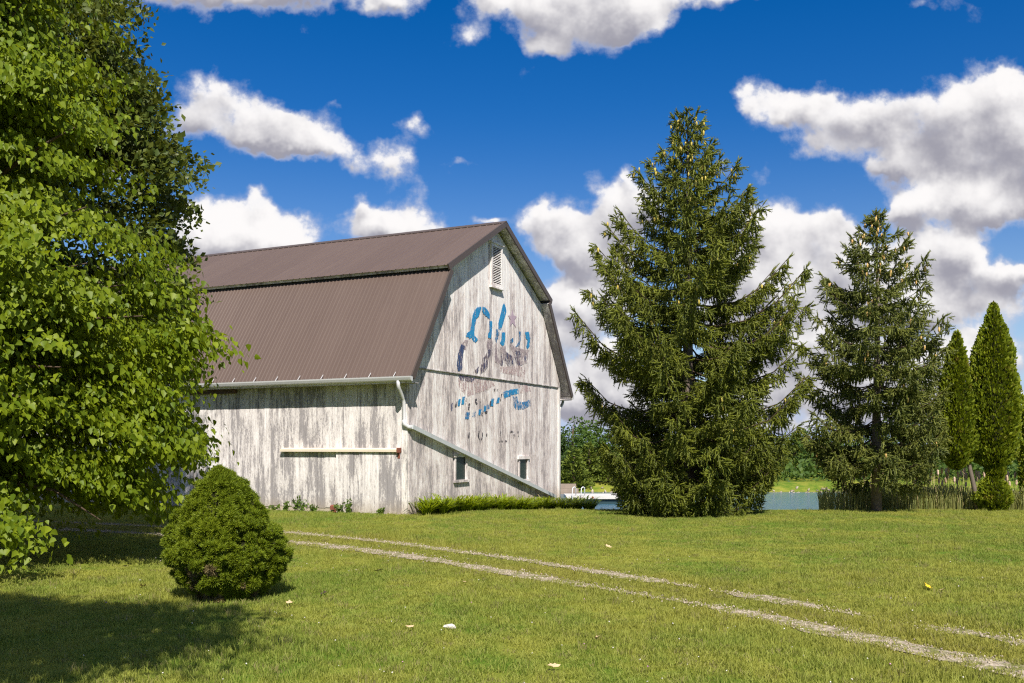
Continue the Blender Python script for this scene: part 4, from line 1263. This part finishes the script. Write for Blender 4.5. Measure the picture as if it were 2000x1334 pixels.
# ------------------------------------------------------------------ background trees
def far_tree(name, x, y, H, R, mat, label, seed, shape='round', n=2600, group=None, leaf=.22):
    rg = np.random.default_rng(seed)
    z0 = float(ground_z(x, y))
    rt = root(name, (x, y, z0), 0, label, 'tree', group)
    MB().tube([(0, 0, -.3), (0, 0, H * .4), (0.05, 0, H * .8)], [.10 + H * .014, .08 + H * .01, .03], 7).build('trunk', M['bark'], rt, True)
    if shape == 'round':
        nl = 16
        zc = rg.uniform(.28, .86, nl) * H
        az = rg.uniform(0, 6.28, nl)
        rr = R * np.sqrt(np.clip(1 - ((zc / H - .5) / .52) ** 2, .08, 1)) * rg.uniform(.45, .8, nl)
        lob = np.stack([np.cos(az) * rr, np.sin(az) * rr, zc], 1)
        lr = R * rg.uniform(.30, .48, nl)
        k = rg.integers(0, nl, n)
        d = rg.normal(size=(n, 3)); d /= np.linalg.norm(d, axis=1, keepdims=True)
        P_ = lob[k] + d * (lr[k] * rg.uniform(.7, 1.08, n))[:, None] * np.array([1, 1, .8])
        sk = rg.random(n) < .22
        aa = rg.uniform(0, 6.28, n); ra = R * rg.uniform(.3, .95, n)
        P_[sk] = np.stack([np.cos(aa) * ra, np.sin(aa) * ra, rg.random(n) * .38 * H], 1)[sk]
        P_[:, 2] = np.maximum(P_[:, 2], .05)
        D = d + rg.normal(0, .5, d.shape) + np.array([0, 0, -.3])
    else:
        z = H * (1 - np.sqrt(rg.random(n))) * .97 + .1
        r = R * (1 - z / H) ** .8 * rg.uniform(.55, 1.05, n) * (1 + .25 * np.sin(z * 9))
        a = rg.uniform(0, 6.28, n)
        P_ = np.stack([np.cos(a) * r, np.sin(a) * r, z], 1)
        D = np.stack([np.cos(a), np.sin(a), rg.uniform(-.2, .9, n)], 1) + rg.normal(0, .3, (n, 3))
    N_ = rg.normal(size=D.shape) + np.array([0, -.2, .8])
    V, Fa = scatter(leaf2_v * np.array([1.5, 1, 1]), leaf2_f, frames(D, N_), P_, leaf * rg.uniform(.7, 1.5, len(P_)))
    tag(link('foliage', np_mesh('foliage', V, Fa, mat), rt), kind='stuff')
G_ = 'trees beyond the pond'
def at(px, Y): return (px - 1000) / F * Y
def hgt(py, Y, x): return CAMZ + (870 - py) / F * Y - float(ground_z(x, Y))
BG = [  # px, top py, distance, half width px, material, shape, label
    (1118, 803, 96, 42, 'fargreen', 'round', 'rounded deep green tree directly right of the barn wall'),
    (1165, 815, 100, 38, 'fargreen', 'round', 'rounded green tree half hidden behind the tall spruce on its left side'),
    (1120, 872, 82, 30, 'farolive', 'cone', 'light green shrubby conifer in front of the deep green tree by the barn'),
    (1150, 862, 86, 26, 'farolive', 'cone', 'taller light green conifer next to the shrubby one by the barn'),
    (1188, 880, 84, 30, 'farolive', 'cone', 'low light green conifer touching the left edge of the tall spruce'),
    (1075, 850, 90, 40, 'fardark', 'round', 'dark tree mostly hidden behind the right end of the barn'),
    (1240, 830, 104, 48, 'fargreen', 'round', 'green tree behind the left half of the tall spruce'),
    (1330, 842, 104, 50, 'farolive', 'round', 'olive tree behind the trunk of the tall spruce'),
    (1430, 838, 104, 50, 'fargreen', 'round', 'green tree behind the right half of the tall spruce'),
    (1510, 850, 98, 42, 'farolive', 'round', 'olive tree seen just right of the tall spruce'),
    (1552, 838, 108, 34, 'farolive', 'round', 'pale olive tree in the gap between the two spruces'),
    (1590, 842, 96, 42, 'fargreen', 'round', 'green tree at the left edge of the shorter spruce'),
    (1640, 828, 106, 46, 'farolive', 'round', 'olive tree behind the left boughs of the shorter spruce'),
    (1700, 835, 100, 46, 'fargreen', 'round', 'green tree behind the bare trunk of the shorter spruce'),
    (1760, 790, 108, 46, 'fargreen', 'round', 'green tree behind the right boughs of the shorter spruce'),
    (1815, 775, 98, 44, 'fardark', 'round', 'dark tree between the shorter spruce and the slim arborvitae'),
    (1870, 820, 104, 46, 'fargreen', 'round', 'green tree behind the leaning trunk of the slim arborvitae'),
    (1925, 835, 96, 44, 'fardark', 'round', 'dark tree behind the gap between the two arborvitae'),
    (1990, 838, 102, 46, 'fargreen', 'round', 'green tree right of the larger arborvitae at the picture edge'),
    (2050, 850, 100, 46, 'fargreen', 'round', 'green tree past the right edge of the view'),
    (40, 840, 70, 60, 'fargreen', 'round', 'green tree glimpsed under the boughs at the far left'),
    (-60, 830, 72, 60, 'fardark', 'round', 'dark tree past the left edge beyond the barn'),
]
for i, (px, top, Y, hw, mt, shp, lab) in enumerate(BG):
    Y = Y * .76 if Y > 75 else Y
    x = at(px, Y)
    H = hgt(top, Y, x)
    far_tree('conifer_tree' if shp == 'cone' else 'leafy_tree', x, Y, H, hw / F * Y * 1.05, M[mt], lab, 200 + i, shp, 2600 if shp == 'round' else 1800, G_, .20)

# low bank-side scrub that reads as one mass under the far trees
n = 11000
x = RNG.uniform(14, 75, n); y = RNG.uniform(64.5, 74, n) + RNG.normal(0, .6, n)
hh = .7 + 1.5 * vnoise(x * .5, 3.3, 1.)
P_ = np.stack([x, y, ground_z(x, y) + hh * RNG.random(n) ** .8], 1)
V, Fa = scatter(leaf2_v * np.array([1.6, 1, 1]), leaf2_f, frames(RNG.normal(size=(n, 3)) + np.array([0, -.4, .3]), RNG.normal(size=(n, 3)) + np.array([0, -.5, .6])), P_, RNG.uniform(.2, .42, n))
tag(link('undergrowth', np_mesh('undergrowth', V, Fa, M['fargreen'])), 'low green scrub along the foot of the far trees', kind='stuff')

# ------------------------------------------------------------------ far bank stones, dock
n = 1500
x = RNG.uniform(-4, 60, n); y = 60.6 + RNG.normal(0, .55, n)
z = ground_z(x, y)
S = RNG.uniform(.07, .20, (n, 1)) * RNG.uniform(.7, 1.3, (n, 3)) * np.array([1.2, 1, .8])
V, Fa = scatter(oct_v, oct_f, frames(RNG.normal(size=(n, 3)), RNG.normal(size=(n, 3))), np.stack([x, y, z + .03], 1), S)
tag(link('bank_stones', np_mesh('bank_stones', V, Fa, M['chips'])), 'pale rubble stones edging the far bank of the pond', kind='stuff')

M['deckw'] = simple('white_deck', (.56, .54, .50), .6, .3, .08, 2.)
M['deckb'] = simple('dark_float', (.02, .05, .06), .6, .3, .2, 2.)
M['steel'] = simple('pale_steel_rail', (.62, .62, .60), .3, .5, .05, 2.)
M['red'] = simple('red_reflector', (.55, .05, .02), .4, .5, .05, 2.)
M['oldwood'] = simple('grey_brown_timber', (.28, .22, .17), .9, .2, .3, 3.)
DY = 49.0
dxl = at(1106, DY); dxr = at(1200, DY) + .6
dk = root('swim_raft', (dxl, DY, WZ), 0, 'white floating swim raft with metal ladder rails on the pond', 'raft')
wdt = dxr - dxl
MB().box(0, wdt, 0, 2.4, .26, .42).build('deck', M['deckw'], dk)
MB().box(.15, wdt - .15, .12, 2.3, -.25, .258).build('float', M['deckb'], dk)
ld = MB()
for xx in (.50, .95):
    ld.tube([(xx, .15, .44), (xx, .15, .75), (xx - .02, .10, .84), (xx - .10, -.02, .88), (xx - .18, -.12, .82), (xx - .20, -.14, .60), (xx - .20, -.14, -.3)], .028, 7)
ld.build('ladder', M['steel'], dk, True)
for xx in (.75, 1.35):
    MB().box(xx - .05, xx + .05, -.02, -.002, .30, .38).build('reflector', M['red'], dk)
tw = root('retaining_wall', (at(1088, 59.5), 59.2, -1.0), 0, 'low grey timber edging on the far bank beside the barn', 'wall')
for i in range(3):
    MB().box(0 + .1 * i, at(1134, 59.5) - at(1088, 59.5) - .15 * i, .01 * i, .16 + .01 * i, -.4 + .28 * i, -.13 + .28 * i).build('timber', M['oldwood'], tw)

# ------------------------------------------------------------------ daylily bed along the gable
strip_v = []; 
for k, (t, wv) in enumerate(((0, .5), (.35, .5), (.7, .42), (1.0, .06))):
    # arching strap leaf: goes up then bends over
    yy = .75 * t ** 1.8; zz = t * 1.0 - .42 * t ** 3
    strip_v += [(-wv * .035, yy, zz), (wv * .035, yy, zz)]
strip_v = np.array(strip_v)
strip_f = np.array([(2 * k, 2 * k + 1, 2 * k + 3, 2 * k + 2) for k in range(3)])
lx = np.array([math.cos(THETA), math.sin(THETA)]); ly = np.array([-math.sin(THETA), math.cos(THETA)])
nc, per_ = 92, 42
ct = np.linspace(.12, 11.5, nc) + RNG.normal(0, .08, nc); co_ = -.20 - RNG.random(nc) * .68
ci = np.repeat(np.arange(nc), per_); n = len(ci)
az = RNG.uniform(0, 2 * np.pi, n)
hz = RNG.uniform(.75, 1.2, nc)[ci]
xy0 = np.array([C0.x, C0.y]) + ct[:, None] * lx + co_[:, None] * ly
xy = xy0[ci] + .05 * np.stack([-np.sin(az), np.cos(az)], 1)
R = np.zeros((n, 3, 3)); R[:, 0, 0] = np.cos(az); R[:, 1, 0] = np.sin(az); R[:, 0, 1] = -np.sin(az); R[:, 1, 1] = np.cos(az); R[:, 2, 2] = 1
ln = RNG.uniform(.45, .95, n) * hz
S = np.stack([RNG.uniform(.8, 1.4, n), ln * RNG.uniform(.7, 1.25, n), ln * RNG.uniform(.60, .90, n)], 1)
V, Fa = scatter(strip_v, strip_f, R, np.column_stack([xy, ground_z(xy[:, 0], xy[:, 1]) - .02]), S)
tag(link('daylily_bed', np_mesh('daylily_bed', V, Fa, M['lily'])), 'dense bed of arching green strap leaves along the foot of the gable wall', 'plants', kind='stuff')
# dry stalks
n = 60
t = RNG.uniform(2, 10.5, n); xy = np.array([C0.x, C0.y]) + t[:, None] * lx + RNG.uniform(-.7, -.15, (n, 1)) * ly
az = RNG.uniform(0, 2 * np.pi, n)
R = np.zeros((n, 3, 3)); R[:, 0, 0] = np.cos(az); R[:, 1, 0] = np.sin(az); R[:, 0, 1] = -np.sin(az); R[:, 1, 1] = np.cos(az); R[:, 2, 2] = 1
S = np.stack([RNG.uniform(.3, .5, n), RNG.uniform(.3, .9, n), RNG.uniform(.5, .95, n)], 1)
V, Fa = scatter(strip_v, strip_f, R, np.column_stack([xy, ground_z(xy[:, 0], xy[:, 1])]), S)
M['straw'] = leaf_mat('straw_stalk', (.38, .30, .14), (.55, .45, .24), .1, .8, .1)
tag(link('dry_stalks', np_mesh('dry_stalks', V, Fa, M['straw'])), 'thin straw-coloured dead stalks leaning out of the strap-leaf bed', kind='stuff')

# weeds at the foot of the side wall
def weed(s, h, label, seed, n=90):
    rg = np.random.default_rng(seed)
    q = np.array([C0.x, C0.y]) + s * ly + np.array([-.22 * lx[0], -.22 * lx[1]])
    rt = root('weed', (q[0], q[1], float(ground_z(q[0], q[1]))), 0, label, 'weed', 'weeds along the side wall')
    sb = MB()
    Pw, Dw = [], []
    for k in range(5):
        a = rg.uniform(0, 6.28); l = h * rg.uniform(.6, 1)
        tip = np.array([math.cos(a) * .13, math.sin(a) * .08, l])
        sb.tube([(0, 0, 0), tuple(tip * .5 * np.array([.7, .7, 1])), tuple(tip)], [.006, .004, .002], 4)
        for j in range(n // 5):
            f = rg.uniform(.15, 1)
            Pw.append(tip * f); Dw.append(rg.normal(0, .7, 3) + np.array([0, -.2, .2]))
    sb.build('stem', M['weed'], rt)
    Pw, Dw = np.array(Pw), np.array(Dw)
    V, Fa = scatter(leaf2_v * np.array([1.3, 1, 1]), leaf2_f, frames(Dw, rg.normal(size=Dw.shape)), Pw, rg.uniform(.05, .10, len(Pw)))
    link('leaves', np_mesh('leaves', V, Fa, M['weed']), rt)
for i, (px, h, lab) in enumerate(((588, .52, 'tallest leafy weed against the side wall below the left end of the door track'), (600, .40, 'second leafy weed close right of the tallest weed by the side wall'), (568, .26, 'short spreading weed left of the tallest weed by the side wall'),
                                  (620, .20, 'low weed on the pale footing between the tall weeds and the red door guide'), (672, .26, 'thin weed just right of the red door guide'), (690, .40, 'wispy tall weed in front of the sliding door'), (545, .16, 'small low weed at the left end of the pale footing'), (752, .16, 'tiny weed near the corner of the barn'))):
    weed(side_at(px, 995)[0], h, lab, 400 + i)

# ------------------------------------------------------------------ cattails
def reeds():
    rg = np.random.default_rng(5)
    n = 9000
    Y = rg.uniform(26.8, 33, n)
    px = rg.uniform(1600, 2120, n)
    px = np.where((px < 1660) & (rg.random(n) < .5), px + 200, px)
    x = (px - 1000) / F * Y
    az = rg.uniform(0, 2 * np.pi, n)
    R = np.zeros((n, 3, 3)); R[:, 0, 0] = np.cos(az); R[:, 1, 0] = np.sin(az); R[:, 0, 1] = -np.sin(az); R[:, 1, 1] = np.cos(az); R[:, 2, 2] = 1
    h = rg.uniform(.45, 1.0, n) * (.8 + .4 * vnoise(x * .6, Y * .6, 1.))
    S = np.stack([rg.uniform(.35, .65, n), h * rg.uniform(.05, .65, n), h * 1.3], 1)
    V, Fa = scatter(strip_v, strip_f, R, np.stack([x, Y, ground_z(x, Y) - .03], 1), S)
    tag(link('cattail_reeds', np_mesh('cattail_reeds', V, Fa, M['reed'])), 'dense stand of green and straw cattail leaves along the near shore of the pond', kind='stuff')
    n = 230
    Y = rg.uniform(26.8, 31, n); px = rg.uniform(1640, 2080, n); x = (px - 1000) / F * Y
    mb = MB(); hd = MB()
    for i in range(n):
        h = rg.uniform(.70, 1.20); z = float(ground_z(x[i], Y[i]))
        l = rg.normal(0, .10)
        mb.tube([(x[i], Y[i], z), (x[i] + l, Y[i], z + h)], .0055, 3)
        if i % 2:
            hd.tube([(x[i] + l, Y[i], z + h - .02), (x[i] + l, Y[i], z + h + .03), (x[i] + l * 1.1, Y[i], z + h + .13), (x[i] + l * 1.1, Y[i], z + h + .17)], [.012, .036, .033, .008], 5)
    tag(mb.build('cattail_stalks', M['straw']), 'straw-coloured upright cattail stalks among the reeds', kind='stuff')
    tag(hd.build('cattail_heads', M['reedhead']), 'fluffy pinkish-tan cattail seed heads above the reeds', kind='stuff')
reeds()

# ------------------------------------------------------------------ lawn blades
tufts = bpy.data.collections.new('tufts')        # source meshes only, not linked to the scene
for k in range(5):
    rg = np.random.default_rng(50 + k)
    nb = 20
    V = []; Fa = []
    for i in range(nb):
        a = rg.uniform(0, 6.28); r = .085 * math.sqrt(rg.random())
        bx_, by_ = r * math.cos(a), r * math.sin(a)
        h = rg.uniform(.025, .065); wv = rg.uniform(.0026, .0048); yaw = rg.uniform(0, 6.28); ln_ = rg.uniform(.2, 1.0) * h; la = rg.uniform(0, 6.28)
        c, s = math.cos(yaw) * wv, math.sin(yaw) * wv
        lx_, ly_ = math.cos(la) * ln_, math.sin(la) * ln_
        b0 = len(V)
        V += [(bx_ - c, by_ - s, -.005), (bx_ + c, by_ + s, -.005), (bx_ + c * .8 + lx_ * .35, by_ + s * .8 + ly_ * .35, h * .6), (bx_ - c * .8 + lx_ * .35, by_ - s * .8 + ly_ * .35, h * .6), (bx_ + lx_, by_ + ly_, h)]
        Fa += [(b0, b0 + 1, b0 + 2, b0 + 3), (b0 + 3, b0 + 2, b0 + 4)]
    tufts.objects.link(bpy.data.objects.new('grass_tuft', py_mesh('grass_tuft', V, Fa, M['blade'])))
def lawn_points():
    rg = np.random.default_rng(99)
    out = []
    for (ya, yb, dens) in ((6.6, 10, 230), (10, 14, 170), (14, 20, 110), (20, 27.5, 80)):
        area = (yb - ya) * (yb + ya) * .58
        n = int(area * dens)
        y = rg.uniform(ya, yb, n); x = rg.uniform(-1, 1, n) * (yb * .58)
        k = np.abs(x) < .58 * y
        out.append(np.stack([x[k], y[k]], 1))
    q = np.concatenate(out)
    # keep off the wheel tracks and out from under the barn
    dmin = np.full(len(q), 9.)
    for k_, tq in enumerate(tracks):
        wd = track_width(k_, tq[:, 1])
        tt = tq[::3]; ww = wd[::3]
        for s in range(0, len(q), 4000):
            dd = np.linalg.norm(q[s:s + 4000, None] - tt[None], axis=2)
            j = dd.argmin(1)
            dmin[s:s + 4000] = np.minimum(dmin[s:s + 4000], dd[np.arange(len(j)), j] - ww[j] * .85)
    keep = (dmin > 0) | (rg.random(len(q)) < .10)
    rel = q - np.array([C0.x, C0.y])
    inside = (rel @ lx > -.04) & (rel @ ly > -.1)
    q = q[keep & ~inside]; dm = dmin[keep & ~inside]
    return q, dm
q, dm = lawn_points()
me = bpy.data.meshes.new('grass')
Vg = np.column_stack([q, ground_z(q[:, 0], q[:, 1])]).astype(np.float32)
me.vertices.add(len(Vg)); me.vertices.foreach_set('co', Vg.ravel()); me.update()
hn = .50 + .85 * vnoise(q[:, 0] * .8, q[:, 1] * .8, 6.) * (.5 + .8 * vnoise(q[:, 0] * 2.3, q[:, 1] * 2.3, 8.)) + .9 * (RNG.random(len(q)) < .035)
hn *= np.where(dm < .25, .65, 1.)
at_ = me.attributes.new('tall', 'FLOAT', 'POINT'); at_.data.foreach_set('value', hn.astype(np.float32))
ad_ = me.attributes.new('dry', 'FLOAT', 'POINT'); ad_.data.foreach_set('value', dryness(q[:, 0], q[:, 1]).astype(np.float32))
me.materials.append(M['blade'])
grass = tag(link('grass', me), 'short mown lawn grass blades', kind='stuff')
ng = bpy.data.node_groups.new('scatter_tufts', 'GeometryNodeTree')
ng.interface.new_socket('Geometry', in_out='INPUT', socket_type='NodeSocketGeometry')
ng.interface.new_socket('Geometry', in_out='OUTPUT', socket_type='NodeSocketGeometry')
gb = NB(ng)
gin, gout = gb.n('NodeGroupInput'), gb.n('NodeGroupOutput')
iop = gb.n('GeometryNodeInstanceOnPoints')
ci_ = gb.n('GeometryNodeCollectionInfo'); ci_.inputs['Collection'].default_value = tufts
ci_.inputs['Separate Children'].default_value = True; ci_.inputs['Reset Children'].default_value = True
rv = gb.n('FunctionNodeRandomValue', data_type='FLOAT_VECTOR')
rv.inputs[0].default_value = (-.12, -.12, 0); rv.inputs[1].default_value = (.12, .12, 6.283)
na = gb.n('GeometryNodeInputNamedAttribute', data_type='FLOAT'); na.inputs[0].default_value = 'tall'
cb = gb.n('ShaderNodeCombineXYZ'); cb.inputs[0].default_value = 1; cb.inputs[1].default_value = 1
ng.links.new(na.outputs[0], cb.inputs[2])
ng.links.new(gin.outputs[0], iop.inputs['Points'])
ng.links.new(ci_.outputs[0], iop.inputs['Instance'])
iop.inputs['Pick Instance'].default_value = True
ng.links.new(rv.outputs[0], iop.inputs['Rotation'])
ng.links.new(cb.outputs[0], iop.inputs['Scale'])
ng.links.new(iop.outputs[0], gout.inputs[0])
md = grass.modifiers.new('scatter', 'NODES'); md.node_group = ng

# ------------------------------------------------------------------ fallen leaves and clover heads
M['dryleaf'] = simple('dry_leaf', (.52, .38, .22), .8, .2, .3, 30.)
M['yellowleaf'] = simple('yellow_leaf', (.70, .46, .02), .6, .3, .1, 30.)
M['darkdry'] = simple('dark_dry_leaf', (.06, .045, .03), .8, .2, .3, 30.)
M['limestone'] = simple('white_stone', (.55, .51, .45), .9, .2, .2, 20.)
def ground_pt(px, py):
    Y = CAMZ * F / (py - 870); return (px - 1000) / F * Y, Y
def fallen(px, py, mat, size, label, seed):
    rg = random.Random(seed)
    x, y = ground_pt(px, py)
    pts = 11; V = [(0, 0, .008)]
    for k in range(pts):
        a = 2 * math.pi * k / pts
        r = (.6 if k % 2 else 1.0) * (1.15 if k in (0, 5, 6) else .85)
        V.append((math.cos(a) * r, math.sin(a) * r * .8, .25 * rg.random() + .12 * r * r))
    me = py_mesh('fallen_leaf', [(v[0] * size, v[1] * size, v[2] * size) for v in V], [(0, 1 + k, 1 + (k + 1) % pts) for k in range(pts)], M[mat])
    o = link('fallen_leaf', me, None, (x, y, float(ground_z(x, y)) + .040))
    o.rotation_euler = (rg.uniform(-.3, .5), rg.uniform(-.4, .4), rg.uniform(0, 6))
    tag(o, label, 'leaf', 'fallen leaves on the lawn')
for i, a in enumerate(((565, 1184, 'dryleaf', .065, 'tan curled leaf on the grass just right of the foot of the conical bush'), (280, 1150, 'dryleaf', .07, 'tan leaf on the sunlit grass left of the conical bush'),
                       (800, 1235, 'dryleaf', .05, 'small tan leaf on the lawn left of the white stone'), (1166, 1256, 'dryleaf', .05, 'brown leaf on the lawn right of the white stone'), (740, 1119, 'darkdry', .07, 'dark leaf on the lawn below the nearer wheel track'),
                       (632, 1164, 'darkdry', .06, 'dark leaf on the lawn right of the conical bush'), (1813, 1152, 'yellowleaf', .075, 'bright yellow leaf on the right part of the lawn'), (1842, 1157, 'dryleaf', .055, 'tan leaf beside the bright yellow leaf'),
                       (908, 1142, 'dryleaf', .045, 'small tan leaf in the grass between the dark leaf and the wheel track'), (1081, 1313, 'dryleaf', .05, 'pale leaf nearest the camera in the middle of the lawn'), (1187, 1072, 'dryleaf', .07, 'tan leaf on the lawn beyond the wheel tracks'))):
    fallen(*a, 500 + i)
x, y = ground_pt(880, 1232)
bm = bmesh.new(); bmesh.ops.create_icosphere(bm, subdivisions=2, radius=.045)
for v in bm.verts:
    v.co *= 1 + .35 * random.uniform(-1, 1); v.co.z *= .5
me = bpy.data.meshes.new('white_stone'); bm.to_mesh(me); bm.free(); me.materials.append(M['limestone'])
o = link('white_stone', me, None, (x, y, float(ground_z(x, y)) + .03)); o.scale = (1.3, .9, 1)
tag(o, 'small crumbled white stone lying in the foreground grass', 'stone')
# clover heads
n = 110
y = 7 + RNG.random(n) ** 1.4 * 9; x = RNG.uniform(-.5, .5, n) * y
V, Fa = scatter(oct_v, oct_f, frames(RNG.normal(size=(n, 3)), RNG.normal(size=(n, 3))), np.stack([x, y, ground_z(x, y) + .05], 1), RNG.uniform(.006, .011, n))
m, b, bs = new_mat('clover_head')
geo = b.n('ShaderNodeNewGeometry')
b.put(bs.inputs['Base Color'], b.mix(b.smooth(geo.outputs['Random Per Island'], .85, .86), (.62, .58, .50), (.55, .25, .45)))
tag(link('clover_heads', np_mesh('clover_heads', V, Fa, m)), 'tiny white and pink clover heads dotted over the lawn', kind='stuff')
